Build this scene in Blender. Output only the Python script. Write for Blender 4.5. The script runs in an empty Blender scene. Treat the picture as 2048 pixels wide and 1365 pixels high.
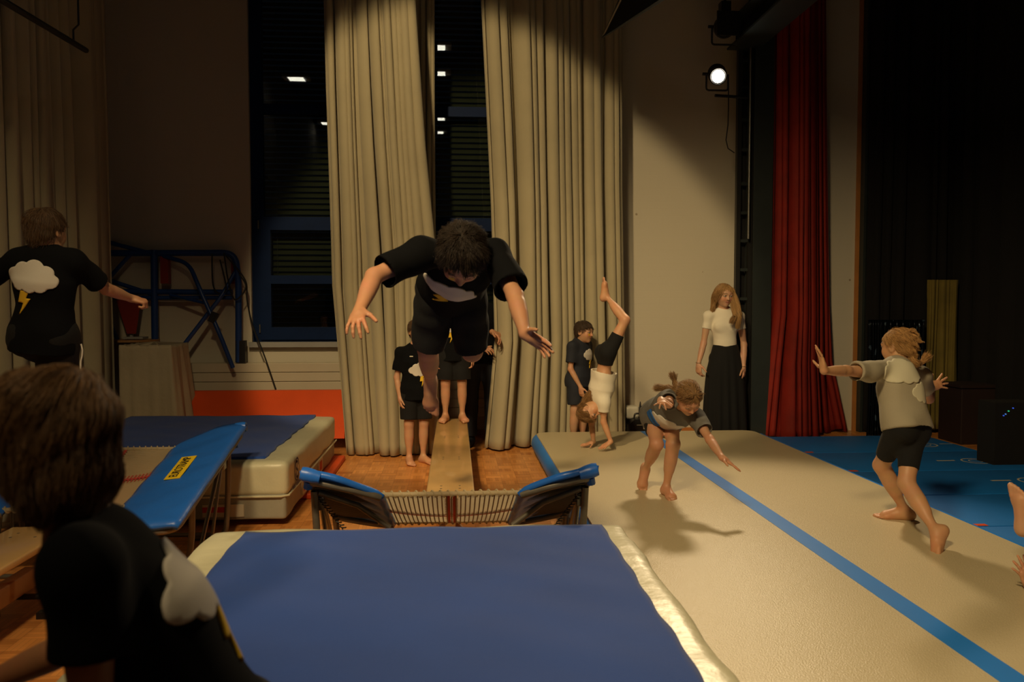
import bpy, bmesh, math, random
import numpy as np
from mathutils import Vector, Matrix
from mathutils.bvhtree import BVHTree
from mathutils.geometry import delaunay_2d_cdt

random.seed(7); np.random.seed(7)
C = bpy.context.scene.collection
scn = bpy.context.scene

# ------------------------------------------------------------------ camera
F = 1650.0; CAMZ = 1.45
YAW = math.atan(114 / F); PITCH = math.atan(77.5 / F)
cam_d = bpy.data.cameras.new('camera'); cam_d.sensor_width = 36.0; cam_d.lens = F / 2048 * 36.0
cam_d.clip_start = 0.05; cam_d.clip_end = 100
cam = bpy.data.objects.new('camera', cam_d); C.objects.link(cam)
cam.location = (0, 0, CAMZ); cam.rotation_euler = (math.pi / 2 - PITCH, 0, -YAW)
scn.camera = cam
cam_d.dof.use_dof = True; cam_d.dof.focus_distance = 6.0; cam_d.dof.aperture_fstop = 4.0
CR = cam.rotation_euler.to_matrix()

def ray(px, py):
    return CR @ Vector(((px - 1024) / F, -(py - 682.5) / F, -1.0))
def at(px, py, Y):                      # point on the camera ray where world y = Y
    d = ray(px, py); t = Y / d.y
    return Vector((0, 0, CAMZ)) + d * t
def atz(px, py, z):
    d = ray(px, py); t = (z - CAMZ) / d.z
    return Vector((0, 0, CAMZ)) + d * t

# ------------------------------------------------------------------ world, light, exposure
scn.view_settings.view_transform = 'Standard'; scn.view_settings.look = 'None'
scn.view_settings.gamma = 1.0; scn.view_settings.use_curve_mapping = False
scn.view_settings.exposure = 0.0
world = bpy.data.worlds.new('night'); scn.world = world; world.use_nodes = True
world.node_tree.nodes['Background'].inputs[0].default_value = (0.02, 0.03, 0.05, 1)
world.node_tree.nodes['Background'].inputs[1].default_value = 0.05
WARM = (1.0, 0.73, 0.37)

def spot(name, loc, target, energy, angle, blend, radius, col=WARM):
    l = bpy.data.lights.new(name, 'SPOT'); l.energy = energy; l.spot_size = math.radians(angle)
    l.spot_blend = blend; l.shadow_soft_size = radius; l.color = col
    o = bpy.data.objects.new(name, l); C.objects.link(o); o.location = loc
    o.rotation_euler = (Vector(target) - Vector(loc)).to_track_quat('-Z', 'Y').to_euler()
    return o
def area(name, loc, size, energy, col=WARM, size_y=None, target=None):
    l = bpy.data.lights.new(name, 'AREA'); l.energy = energy; l.color = col
    l.shape = 'RECTANGLE'; l.size = size; l.size_y = size_y or size
    o = bpy.data.objects.new(name, l); C.objects.link(o); o.location = loc
    if target is not None: o.rotation_euler = (Vector(target) - Vector(loc)).to_track_quat('-Z', 'Y').to_euler()
    return o
spot('key_spot', (-1.3, 2.6, 5.7), (0.50, 9.0, 1.15), 800, 41, 0.2, 0.12)
spot('left_fill', (-0.5, -0.6, 5.8), (-2.3, 4.4, 0.9), 520, 46, 0.8, 0.2)  # added fill light, brightens the left side
spot('side_spot', (-1.6, -0.5, 5.6), (1.9, 5.2, 0.1), 1300, 58, 0.7, 0.40)

# ------------------------------------------------------------------ materials
def mat(name, col, rough=0.6, metal=0.0, bump=0.0, bscale=40.0, var=0.0, vscale=4.0, spec=0.5, sheen=0.0, bstretch=None, coat=0.0, alt=None):
    m = bpy.data.materials.new(name); m.use_nodes = True
    nt = m.node_tree; b = nt.nodes['Principled BSDF']
    b.inputs['Roughness'].default_value = rough; b.inputs['Metallic'].default_value = metal
    b.inputs['Specular IOR Level'].default_value = spec
    b.inputs['Sheen Weight'].default_value = sheen; b.inputs['Coat Weight'].default_value = coat
    tc = nt.nodes.new('ShaderNodeTexCoord')
    if var or alt:
        n = nt.nodes.new('ShaderNodeTexNoise'); n.inputs['Scale'].default_value = vscale; n.inputs['Detail'].default_value = 6
        nt.links.new(tc.outputs['Object'], n.inputs['Vector'])
        r = nt.nodes.new('ShaderNodeMix'); r.data_type = 'RGBA'
        mr = nt.nodes.new('ShaderNodeMapRange'); mr.inputs[1].default_value = .3; mr.inputs[2].default_value = .7
        nt.links.new(n.outputs['Fac'], mr.inputs[0]); nt.links.new(mr.outputs[0], r.inputs[0])
        a = alt or tuple(c * (1 - var) for c in col)
        r.inputs[6].default_value = (*a, 1); r.inputs[7].default_value = (*col, 1)
        nt.links.new(r.outputs[2], b.inputs['Base Color'])
    else:
        b.inputs['Base Color'].default_value = (*col, 1)
    if bump:
        n = nt.nodes.new('ShaderNodeTexNoise'); n.inputs['Scale'].default_value = bscale; n.inputs['Detail'].default_value = 4
        if bstretch:
            mp = nt.nodes.new('ShaderNodeMapping'); mp.inputs['Scale'].default_value = bstretch
            nt.links.new(tc.outputs['Object'], mp.inputs[0]); nt.links.new(mp.outputs[0], n.inputs['Vector'])
        else: nt.links.new(tc.outputs['Object'], n.inputs['Vector'])
        bp = nt.nodes.new('ShaderNodeBump'); bp.inputs['Strength'].default_value = bump; bp.inputs['Distance'].default_value = 0.01
        nt.links.new(n.outputs['Fac'], bp.inputs['Height']); nt.links.new(bp.outputs[0], b.inputs['Normal'])
    return m
def emat(name, col, s):
    m = bpy.data.materials.new(name); m.use_nodes = True; b = m.node_tree.nodes['Principled BSDF']
    b.inputs['Base Color'].default_value = (*col, 1)
    b.inputs['Emission Color'].default_value = (*col, 1); b.inputs['Emission Strength'].default_value = s
    return m

def brickwall():
    m = mat('painted_brick', (0.60, 0.55, 0.44), 0.75)
    nt = m.node_tree; b = nt.nodes['Principled BSDF']
    tc = nt.nodes.new('ShaderNodeTexCoord'); sx = nt.nodes.new('ShaderNodeSeparateXYZ'); cx = nt.nodes.new('ShaderNodeCombineXYZ')
    nt.links.new(tc.outputs['Object'], sx.inputs[0])
    nt.links.new(sx.outputs[0], cx.inputs[0]); nt.links.new(sx.outputs[2], cx.inputs[1])
    br = nt.nodes.new('ShaderNodeTexBrick'); br.inputs['Scale'].default_value = 1.0
    br.inputs['Brick Width'].default_value = .25; br.inputs['Row Height'].default_value = .075
    br.inputs['Mortar Size'].default_value = .006; br.inputs['Mortar Smooth'].default_value = .5
    nt.links.new(cx.outputs[0], br.inputs['Vector'])
    bp = nt.nodes.new('ShaderNodeBump'); bp.inputs['Strength'].default_value = .12; bp.inputs['Distance'].default_value = .002; bp.invert = True
    nt.links.new(br.outputs['Fac'], bp.inputs['Height'])
    n = nt.nodes.new('ShaderNodeTexNoise'); n.inputs['Scale'].default_value = 30; nt.links.new(tc.outputs['Object'], n.inputs['Vector'])
    bp2 = nt.nodes.new('ShaderNodeBump'); bp2.inputs['Strength'].default_value = .15; bp2.inputs['Distance'].default_value = .004
    nt.links.new(n.outputs[0], bp2.inputs['Height']); nt.links.new(bp.outputs[0], bp2.inputs['Normal']); nt.links.new(bp2.outputs[0], b.inputs['Normal'])
    # scuffs: small dark marks and faint stains
    v = nt.nodes.new('ShaderNodeTexVoronoi'); v.inputs['Scale'].default_value = 2.6; nt.links.new(tc.outputs['Object'], v.inputs['Vector'])
    lt = nt.nodes.new('ShaderNodeMath'); lt.operation = 'LESS_THAN'; lt.inputs[1].default_value = .035; nt.links.new(v.outputs['Distance'], lt.inputs[0])
    mx = nt.nodes.new('ShaderNodeMix'); mx.data_type = 'RGBA'; mx.inputs[6].default_value = (0.60, 0.55, 0.44, 1); mx.inputs[7].default_value = (0.25, 0.18, 0.10, 1)
    ml = nt.nodes.new('ShaderNodeMath'); ml.operation = 'MULTIPLY'; ml.inputs[1].default_value = .7; nt.links.new(lt.outputs[0], ml.inputs[0])
    nt.links.new(ml.outputs[0], mx.inputs[0]); nt.links.new(mx.outputs[2], b.inputs['Base Color'])
    return m

def parquet():
    m = mat('mosaic_parquet', (0.5, 0.2, 0.06), 0.33)
    nt = m.node_tree; b = nt.nodes['Principled BSDF']; L = nt.links.new
    def M(op, a, bb=None, v=None):
        n = nt.nodes.new('ShaderNodeMath'); n.operation = op
        for i, x in enumerate((a, bb)):
            if x is None: continue
            if isinstance(x, (int, float)): n.inputs[i].default_value = x
            else: L(x, n.inputs[i])
        return n.outputs[0]
    tc = nt.nodes.new('ShaderNodeTexCoord'); sx = nt.nodes.new('ShaderNodeSeparateXYZ'); L(tc.outputs['Object'], sx.inputs[0])
    S = 0.125; N = 5
    u = M('DIVIDE', sx.outputs[0], S); v = M('DIVIDE', sx.outputs[1], S)
    fu = M('FLOOR', u); fv = M('FLOOR', v)
    par = M('MODULO', M('ADD', M('ADD', fu, fv), 2000), 2)
    par = M('GREATER_THAN', par, .5)
    uu = M('SUBTRACT', u, fu); vv = M('SUBTRACT', v, fv)
    w = M('ADD', M('MULTIPLY', uu, par), M('MULTIPLY', vv, M('SUBTRACT', 1, par)))     # across the strips
    sw = M('MULTIPLY', w, N); st = M('FLOOR', sw); fr = M('SUBTRACT', sw, st)
    cb = nt.nodes.new('ShaderNodeCombineXYZ'); L(fu, cb.inputs[0]); L(fv, cb.inputs[1]); L(st, cb.inputs[2])
    wn = nt.nodes.new('ShaderNodeTexWhiteNoise'); wn.noise_dimensions = '3D'; L(cb.outputs[0], wn.inputs['Vector'])
    cb2 = nt.nodes.new('ShaderNodeCombineXYZ'); L(fu, cb2.inputs[0]); L(fv, cb2.inputs[1])
    wn2 = nt.nodes.new('ShaderNodeTexWhiteNoise'); wn2.noise_dimensions = '3D'; L(cb2.outputs[0], wn2.inputs['Vector'])
    mixf = M('ADD', M('MULTIPLY', wn.outputs['Value'], .55), M('MULTIPLY', wn2.outputs['Value'], .45))
    rp = nt.nodes.new('ShaderNodeValToRGB'); L(mixf, rp.inputs[0])
    rp.color_ramp.elements[0].color = (0.50, 0.18, 0.042, 1); rp.color_ramp.elements[1].color = (0.88, 0.38, 0.105, 1)
    edge = M('MAXIMUM', M('LESS_THAN', fr, .05), M('MAXIMUM', M('LESS_THAN', uu, .015), M('LESS_THAN', vv, .015)))
    mx = nt.nodes.new('ShaderNodeMix'); mx.data_type = 'RGBA'; L(M('MULTIPLY', edge, .6), mx.inputs[0]); L(rp.outputs[0], mx.inputs[6]); mx.inputs[7].default_value = (.12, .045, .015, 1)
    L(mx.outputs[2], b.inputs['Base Color'])
    return m

def skinmat(name):
    m = bpy.data.materials.new(name); m.use_nodes = True; nt = m.node_tree; b = nt.nodes['Principled BSDF']
    a = nt.nodes.new('ShaderNodeVertexColor'); a.layer_name = 'Col'
    n = nt.nodes.new('ShaderNodeTexNoise'); n.inputs['Scale'].default_value = 14; n.inputs['Detail'].default_value = 5
    tc = nt.nodes.new('ShaderNodeTexCoord'); nt.links.new(tc.outputs['Object'], n.inputs['Vector'])
    mx = nt.nodes.new('ShaderNodeMix'); mx.data_type = 'RGBA'; mx.blend_type = 'MULTIPLY'; mx.inputs[0].default_value = .25
    nt.links.new(a.outputs['Color'], mx.inputs[6]); nt.links.new(n.outputs['Color'], mx.inputs[7])
    mr = nt.nodes.new('ShaderNodeHueSaturation'); mr.inputs['Value'].default_value = 1.12
    nt.links.new(mx.outputs[2], mr.inputs['Color']); nt.links.new(mr.outputs[0], b.inputs['Base Color'])
    b.inputs['Roughness'].default_value = .5
    b.inputs['Subsurface Weight'].default_value = .12; b.inputs['Subsurface Radius'].default_value = (.02, .008, .004); b.inputs['Subsurface Scale'].default_value = .5
    return m

M = {}
M['wall'] = brickwall()
M['plain'] = mat('white_plaster', (0.60, 0.55, 0.44), .8, bump=.2, bscale=60, var=.08, vscale=2)
M['floor'] = parquet()
M['ceil'] = mat('ceiling_dark', (0.05, 0.045, 0.04), .9, var=.2)
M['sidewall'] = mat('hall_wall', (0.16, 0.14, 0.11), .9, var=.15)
M['blueframe'] = mat('blue_window_paint', (0.004, 0.018, 0.075), .6, var=.15, vscale=8, spec=.15)
M['sill'] = mat('grey_sill', (0.36, 0.36, 0.35), .6, var=.1)
M['blind'] = mat('blind_slat', (0.075, 0.08, 0.065), .4, metal=.2, var=.15)
M['curtain'] = mat('beige_curtain', (0.45, 0.395, 0.26), .85, bump=.3, bscale=300, var=.10, vscale=3, sheen=.2)
M['redcurtain'] = mat('red_velvet', (0.29, 0.012, 0.003), .75, bump=.4, bscale=200, var=.3, vscale=5, sheen=.0)
M['black_cloth'] = mat('black_stage_cloth', (0.0045, 0.004, 0.0045), .98, bump=.3, bscale=100, var=.3)
M['teal'] = mat('dark_steel', (0.035, 0.045, 0.045), .45, metal=.3, var=.2)
M['steel'] = mat('galvanised_steel', (0.30, 0.30, 0.28), .35, metal=.8, var=.2)
M['dullsteel'] = mat('dull_steel_tube', (0.22, 0.20, 0.17), .45, metal=.6, var=.3, vscale=10)
M['black'] = mat('black_metal', (0.015, 0.015, 0.016), .45, var=.3)
M['bluetube'] = mat('blue_tube_paint', (0.015, 0.06, 0.26), .35, var=.2)
M['redpaint'] = mat('red_paint', (0.28, 0.02, 0.012), .5, var=.2)
M['radiator'] = mat('radiator_enamel', (0.62, 0.55, 0.42), .4, var=.05)
M['orange'] = mat('orange_vinyl', (0.80, 0.09, 0.012), .5, bump=.15, bscale=60, var=.12)
M['cover'] = mat('canvas_cover', (0.50, 0.42, 0.29), .85, bump=.5, bscale=20, var=.12)
M['woodtrim'] = mat('orange_wood', (0.50, 0.20, 0.05), .5, bump=.1, bscale=20, bstretch=(8, 8, .5), var=.2)
M['beech'] = mat('varnished_beech', (0.72, 0.44, 0.17), .3, bump=.05, bscale=30, bstretch=(10, .6, 10), var=.16, vscale=5, coat=.3)
M['darkwood'] = mat('bench_beam', (0.45, 0.22, 0.08), .45, var=.2)
M['mat_blue'] = mat('blue_mat_fabric', (0.012, 0.072, 0.40), .8, bump=.35, bscale=500, var=.14, vscale=2.5, sheen=.12)
M['mat_white'] = mat('cream_vinyl', (0.66, 0.64, 0.46), .36, bump=.7, bscale=9, bstretch=(1, 1, 1), var=.08, vscale=3)
M['mat_grey'] = mat('grey_vinyl', (0.34, 0.33, 0.27), .5, bump=.6, bscale=7, var=.12)
M['airbeige'] = mat('beige_airtrack', (0.64, 0.55, 0.36), .36, bump=.25, bscale=160, var=.06, vscale=1.5)
M['airblue'] = mat('airtrack_blue', (0.018, 0.24, 0.85), .42, var=.08)
M['foldblue'] = mat('folding_mat_blue', (0.008, 0.19, 0.66), .55, bump=.2, bscale=200, var=.12)
M['padblue'] = mat('pad_blue_vinyl', (0.020, 0.15, 0.66), .38, bump=.8, bscale=7, var=.12)
M['webbing'] = mat('white_webbing', (0.66, 0.58, 0.42), .7, var=.1)
M['webred'] = mat('red_webbing', (0.48, 0.06, 0.05), .7, var=.1)
M['spring'] = mat('rubber_cable', (0.10, 0.08, 0.05), .6, var=.3)
M['yellow'] = mat('yellow_label', (0.90, 0.62, 0.02), .5, var=.05)
M['ink'] = mat('black_ink', (0.01, 0.01, 0.012), .6, var=.1)
M['inkblue'] = mat('blue_ink', (0.02, 0.03, 0.12), .6, var=.1)
M['label_white'] = mat('white_label', (0.68, 0.62, 0.48), .6, var=.05)
M['label_red'] = mat('red_label', (0.62, 0.05, 0.03), .6, var=.05)
M['lens'] = emat('lamp_lens', (1.0, 0.90, 0.72), 40)
M['panel'] = emat('lamp_panel', (1.0, 0.93, 0.80), 7)
M['white_plastic'] = mat('white_plastic', (0.6, 0.58, 0.5), .4, var=.05)
M['skin'] = skinmat('skin')

nt = M['webbing'].node_tree; b_ = nt.nodes['Principled BSDF']; tl = nt.nodes.new('ShaderNodeBsdfTranslucent'); tl.inputs[0].default_value = (.85, .75, .55, 1)
mx = nt.nodes.new('ShaderNodeMixShader'); mx.inputs[0].default_value = .55; nt.links.new(b_.outputs[0], mx.inputs[1]); nt.links.new(tl.outputs[0], mx.inputs[2]); nt.links.new(mx.outputs[0], nt.nodes['Material Output'].inputs[0])
def glassmat():
    m = bpy.data.materials.new('window_glass'); m.use_nodes = True; nt = m.node_tree
    nt.nodes.remove(nt.nodes['Principled BSDF']); out = nt.nodes['Material Output']
    t = nt.nodes.new('ShaderNodeBsdfTransparent'); t.inputs[0].default_value = (.85, .9, .85, 1)
    g = nt.nodes.new('ShaderNodeBsdfGlossy'); g.inputs['Roughness'].default_value = .01
    fr = nt.nodes.new('ShaderNodeFresnel'); fr.inputs[0].default_value = 1.9
    mx = nt.nodes.new('ShaderNodeMixShader'); nt.links.new(fr.outputs[0], mx.inputs[0]); nt.links.new(t.outputs[0], mx.inputs[1]); nt.links.new(g.outputs[0], mx.inputs[2])
    nt.links.new(mx.outputs[0], out.inputs[0]); return m
M['glass'] = glassmat()

# ------------------------------------------------------------------ object helpers
def raw(name, verts, faces, m, parent=None, smooth=True):
    me = bpy.data.meshes.new(name); me.from_pydata([tuple(v) for v in verts], [], faces); me.update()
    if smooth: me.polygons.foreach_set('use_smooth', [True] * len(me.polygons))
    return linkmesh(name, me, m, parent)
def linkmesh(name, me, m, parent=None):
    o = bpy.data.objects.new(name, me); C.objects.link(o)
    for mm in (m if isinstance(m, (list, tuple)) else [m]): me.materials.append(mm)
    if parent is not None: adopt(o, parent)
    return o
def wmat(o):
    mtx = Matrix.LocRotScale(o.location, o.rotation_euler, o.scale)
    return (wmat(o.parent) @ mtx) if o.parent else mtx
def adopt(o, parent):
    w = wmat(parent).inverted() @ Matrix.LocRotScale(o.location, o.rotation_euler, o.scale)
    o.parent = parent; l, r, s = w.decompose(); o.location = l; o.rotation_euler = r.to_euler(); o.scale = s
def thing(name, label, cat, loc=(0, 0, 0), group=None):
    o = bpy.data.objects.new(name, None); C.objects.link(o); o.location = loc; o.empty_display_size = .1
    o['label'] = label; o['category'] = cat
    if group: o['group'] = group
    return o
def tag(o, label, cat, group=None, kind=None):
    o['label'] = label; o['category'] = cat
    if group: o['group'] = group
    if kind: o['kind'] = kind
    return o
def struct(o, label=None):
    o['kind'] = 'structure'
    if label: o['label'] = label
    return o

class B:
    """collects shapes, links as one mesh object"""
    def __init__(s): s.bm = bmesh.new()
    def box(s, x0, x1, y0, y1, z0, z1, rot=None, bev=0.0):
        r = bmesh.ops.create_cube(s.bm, size=1); c = Vector(((x0 + x1) / 2, (y0 + y1) / 2, (z0 + z1) / 2))
        bmesh.ops.scale(s.bm, vec=(x1 - x0, y1 - y0, z1 - z0), verts=r['verts'])
        if bev:
            es = list({e for v in r['verts'] for e in v.link_edges})
            rr = bmesh.ops.bevel(s.bm, geom=es, offset=bev, segments=3, affect='EDGES', profile=.5)
            vs = list({v for f in rr['faces'] for v in f.verts} | {v for v in r['verts'] if v.is_valid})
        else: vs = r['verts']
        if rot is not None: bmesh.ops.transform(s.bm, matrix=rot.to_4x4(), verts=vs)
        bmesh.ops.translate(s.bm, vec=c, verts=vs); return s
    def prism(s, pts0, pts1):
        a = [s.bm.verts.new(p) for p in pts0]; b = [s.bm.verts.new(p) for p in pts1]; n = len(a)
        s.bm.faces.new(a[::-1]); s.bm.faces.new(b)
        for i in range(n): s.bm.faces.new((a[i], a[(i + 1) % n], b[(i + 1) % n], b[i]))
        return s
    def tube(s, pts, r, n=10, closed=False):
        pts = [Vector(p) for p in pts]; N = len(pts); rings = []
        t0 = (pts[1] - pts[0]).normalized(); up = Vector((0, 0, 1)) if abs(t0.z) < .9 else Vector((1, 0, 0))
        nrm = (up - t0 * up.dot(t0)).normalized()
        for i, p in enumerate(pts):
            if closed: t = (pts[(i + 1) % N] - pts[i - 1]).normalized()
            else: t = (pts[min(i + 1, N - 1)] - pts[max(i - 1, 0)]).normalized()
            nrm = (nrm - t * nrm.dot(t)); nrm = nrm.normalized() if nrm.length > 1e-6 else t.orthogonal().normalized()
            bn = t.cross(nrm); rr = r[i] if isinstance(r, (list, tuple)) else r
            rings.append([s.bm.verts.new(p + (nrm * math.cos(a) + bn * math.sin(a)) * rr) for a in [2 * math.pi * k / n for k in range(n)]])
        m = N if closed else N - 1
        for i in range(m):
            A, Bq = rings[i], rings[(i + 1) % N]
            for k in range(n):
                s.bm.faces.new((A[k], A[(k + 1) % n], Bq[(k + 1) % n], Bq[k]))
        if not closed:
            s.bm.faces.new(rings[0][::-1]); s.bm.faces.new(rings[-1])
        return s
    def quad(s, a, b, c, d):
        s.bm.faces.new([s.bm.verts.new(p) for p in (a, b, c, d)]); return s
    def build(s, name, m, parent=None, smooth=False, auto=True):
        bmesh.ops.recalc_face_normals(s.bm, faces=s.bm.faces)
        me = bpy.data.meshes.new(name); s.bm.to_mesh(me); s.bm.free()
        if smooth: me.polygons.foreach_set('use_smooth', [True] * len(me.polygons))
        if smooth and auto:
            try: me.set_sharp_from_angle(angle=math.radians(40))
            except Exception: pass
        return linkmesh(name, me, m, parent)

def arc(p0, p1, p2, n=8):            # quadratic bend through a corner
    p0, p1, p2 = map(Vector, (p0, p1, p2))
    return [p0 * (1 - t) ** 2 + p1 * 2 * t * (1 - t) + p2 * t * t for t in [i / n for i in range(n + 1)]]
def poly_round(pts, r, n=6):
    pts = [Vector(p) for p in pts]; out = [pts[0]]
    for i in range(1, len(pts) - 1):
        a, b, c = pts[i - 1], pts[i], pts[i + 1]
        ra = min(r, (b - a).length * .45, (c - b).length * .45)
        out += arc(b + (a - b).normalized() * ra, b, b + (c - b).normalized() * ra, n)
    out.append(pts[-1]); return out
def text_mesh(name, s, size, m, parent, mtx, extrude=.0008, font_scale=(1, 1)):
    cu = bpy.data.curves.new(name, 'FONT'); cu.body = s; cu.size = size; cu.extrude = extrude; cu.align_x = 'CENTER'; cu.align_y = 'CENTER'
    o = bpy.data.objects.new('tmp', cu); C.objects.link(o)
    dg = bpy.context.evaluated_depsgraph_get(); me = bpy.data.meshes.new_from_object(o.evaluated_get(dg))
    bpy.data.objects.remove(o); me.name = name
    me.transform(mtx @ Matrix.Diagonal((font_scale[0], font_scale[1], 1, 1)))
    me.materials.clear()
    return linkmesh(name, me, m, parent)
# ================================================================== the room
WY = 9.0
XL, XR, YB, ZC = -3.75, 9.0, -7.0, 6.4
def simple(name, m, *boxes):
    b = B()
    for x in boxes: b.box(*x)
    return b.build(name, m)
struct(simple('floor', M['floor'], (XL, XR, YB, WY + .0, -.1, 0)))
W1 = (-2.17, -1.10); W2 = (-.52, .78); WZ0 = at(590, 684, WY).z; WZ1 = 5.6
wall = simple('wall_back', M['wall'], (XL - .2, W1[0], WY, WY + .25, 0, ZC), (W1[0], W1[1], WY, WY + .25, 0, WZ0), (W1[0], W1[1], WY, WY + .25, WZ1, ZC),
    (W1[1], W2[0], WY, WY + .25, 0, ZC), (W2[0], W2[1], WY, WY + .25, 0, WZ0), (W2[0], W2[1], WY, WY + .25, WZ1, ZC), (W2[1], XR, WY, WY + .25, 0, ZC))
struct(wall)
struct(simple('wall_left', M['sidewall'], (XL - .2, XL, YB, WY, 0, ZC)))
struct(simple('wall_right', M['sidewall'], (XR, XR + .2, YB, WY + .25, 0, ZC)))
struct(simple('wall_rear', M['sidewall'], (XL - .2, XR + .2, YB - .2, YB, 0, ZC)))
struct(simple('ceiling', M['ceil'], (XL - .2, XR + .2, YB - .2, WY + .25, ZC, ZC + .2)))
struct(simple('baseboard_back', M['woodtrim'], (W2[1], 3.02, WY - .02, WY - .001, 0, .055), (XL, W2[1], WY - .02, WY - .001, 0, .055)))

def window(idx, x0, x1, label):
    fr = B(); y0, y1 = WY + .05, WY + .12
    zt = [at(590, p, WY).z for p in (684, 655, 568, 551, 460, 433, 226, 206)]
    L = .20; R = .17
    fr.box(x0, x0 + .13, y0, y1, WZ0, WZ1).box(x1 - .10, x1, y0, y1, WZ0, WZ1)
    fr.box(x0 + .13, x1 - .1, y0 + .001, y1, zt[5] - .12, zt[5]); fr.box(x0 + .13, x1 - .1, y0 + .001, y1, WZ0, WZ0 + .05)
    fr.box(x0 + .13, x1 - .1, y0 + .001, y1, zt[6], zt[7]); fr.box(x0 + .13, x1 - .1, y0 + .001, y1, WZ1 - .1, WZ1)
    f = fr.build('window_%d' % idx, M['blueframe']); struct(f, label)
    sash = B()
    za, zb = WZ0 + .02, zt[5] - .03
    sash.box(x0 + .09, x0 + .20, y0 - .02, y1 - .02, za, zb).box(x1 - .18, x1 - .07, y0 - .02, y1 - .02, za, zb)
    sash.box(x0 + .2, x1 - .18, y0 - .019, y1 - .02, za, zt[1]).box(x0 + .2, x1 - .18, y0 - .019, y1 - .02, zt[2], zt[3]).box(x0 + .2, x1 - .18, y0 - .019, y1 - .02, zt[4], zb)
    sash.build('sash', M['blueframe'], f)
    g = B(); yg = WY + .085
    for a, b_ in ((zt[1], zt[2]), (zt[3], zt[4]), (zt[5], zt[6]), (zt[7], WZ1 - .1)):
        g.box(x0 + .12, x1 - .09, yg, yg + .006, a - .005, b_ + .005)
    g.build('window_pane', M['glass'], f)
    h = B()
    for z in (zt[1] - .02, zt[5] - .09): h.tube([(x0 + .075, y0 - .012, z - .04), (x0 + .075, y0 - .012, z + .05)], .008, 8)
    h.build('hinge', M['steel'], f)
    s = B().box(x0 - .02, x1 + .02, WY - .07, WY + .12, WZ0 - .055, WZ0); s.build('window_sill', M['sill'], f)
    # outside venetian blind
    bl = B(); z = WZ0 - .02
    while z < WZ1:
        rot = Matrix.Rotation(math.radians(52), 3, 'X'); bl.box(x0 - .02, x1 + .02, WY + .19, WY + .255, z, z + .003, rot); z += .062
    for xx in (x0 + .24, x1 - .25): bl.box(xx, xx + .004, WY + .19, WY + .194, WZ0, WZ1)
    o = bl.build('venetian_blind', M['blind']); tag(o, 'closed grey slatted blind outside the ' + ('left window beside the blue frame' if idx == 1 else 'middle window between the beige curtains'), 'blind')
window(1, *W1, 'tall blue framed window at left')
window(2, *W2, 'tall blue framed window between the curtains')

# --- curtains: a pleated sheet hung along a path
def curtain(name, label, path, z0, z1, folds, amp, m, flare=.0, seed=1, thick=.004, gather=None, botwave=0, nz=60, cat='curtain', sub=14, pinch=None):
    rs = np.random.RandomState(seed); nu = folds * sub
    P0, P1 = np.array(path[0], float), np.array(path[1], float)
    d = P1 - P0; Lh = np.linalg.norm(d); d /= Lh; nrm = np.array([-d[1], d[0]])
    u = np.linspace(0, 1, nu + 1)
    wd = rs.uniform(.35, 1.0, folds) ** 1.4 * rs.choice([1, 1, 1.6, 2.4], folds); cs = np.concatenate([[0], np.cumsum(wd)]); cs /= cs[-1]
    ph = np.interp(u, cs, np.arange(folds + 1)) * 2 * np.pi
    am = np.interp(u, cs, rs.uniform(.25, 1.35, folds + 1)) * amp
    ph2 = rs.uniform(0, 6, 3)
    vs = []
    for k in range(nz + 1):
        t = k / nz; z = z1 + (z0 - z1) * t
        a = am * (0.65 + .5 * t) * (1 + .25 * np.sin(3 * t + u * 9 + ph2[0]))
        off = a * np.sin(ph + .5 * np.sin(2.2 * t + u * 5 + ph2[1])) + .35 * a * np.sin(2.0 * ph + 1 + 1.2 * t)
        lat = .42 * am * np.sin(2 * ph + ph2[2]) + .02 * np.sin(u * 11 + t * 3) * t
        uu = u.copy()
        l0, l1 = (gather(t) if gather else (-flare * t, flare * t))
        s = l0 + (Lh + l1 - l0) * uu + lat
        zz = z + (botwave * np.sin(ph * .5 + seed) * (t > .999))
        x = P0[0] + d[0] * s + nrm[0] * off; y = P0[1] + d[1] * s + nrm[1] * off
        if pinch is not None:
            x, y = pinch(x, y, z)
        vs.append(np.stack([x, y, np.full_like(x, z) if np.isscalar(zz) else zz], 1))
    V = np.concatenate(vs); W = nu + 1
    fs = [(k * W + i, k * W + i + 1, (k + 1) * W + i + 1, (k + 1) * W + i) for k in range(nz) for i in range(nu)]
    o = raw(name, V.tolist(), fs, m)
    md = o.modifiers.new('s', 'SOLIDIFY'); md.thickness = thick
    tag(o, label, cat); return o
def xw(px, Y): return at(px, 605, Y).x
YC = 7.86
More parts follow.
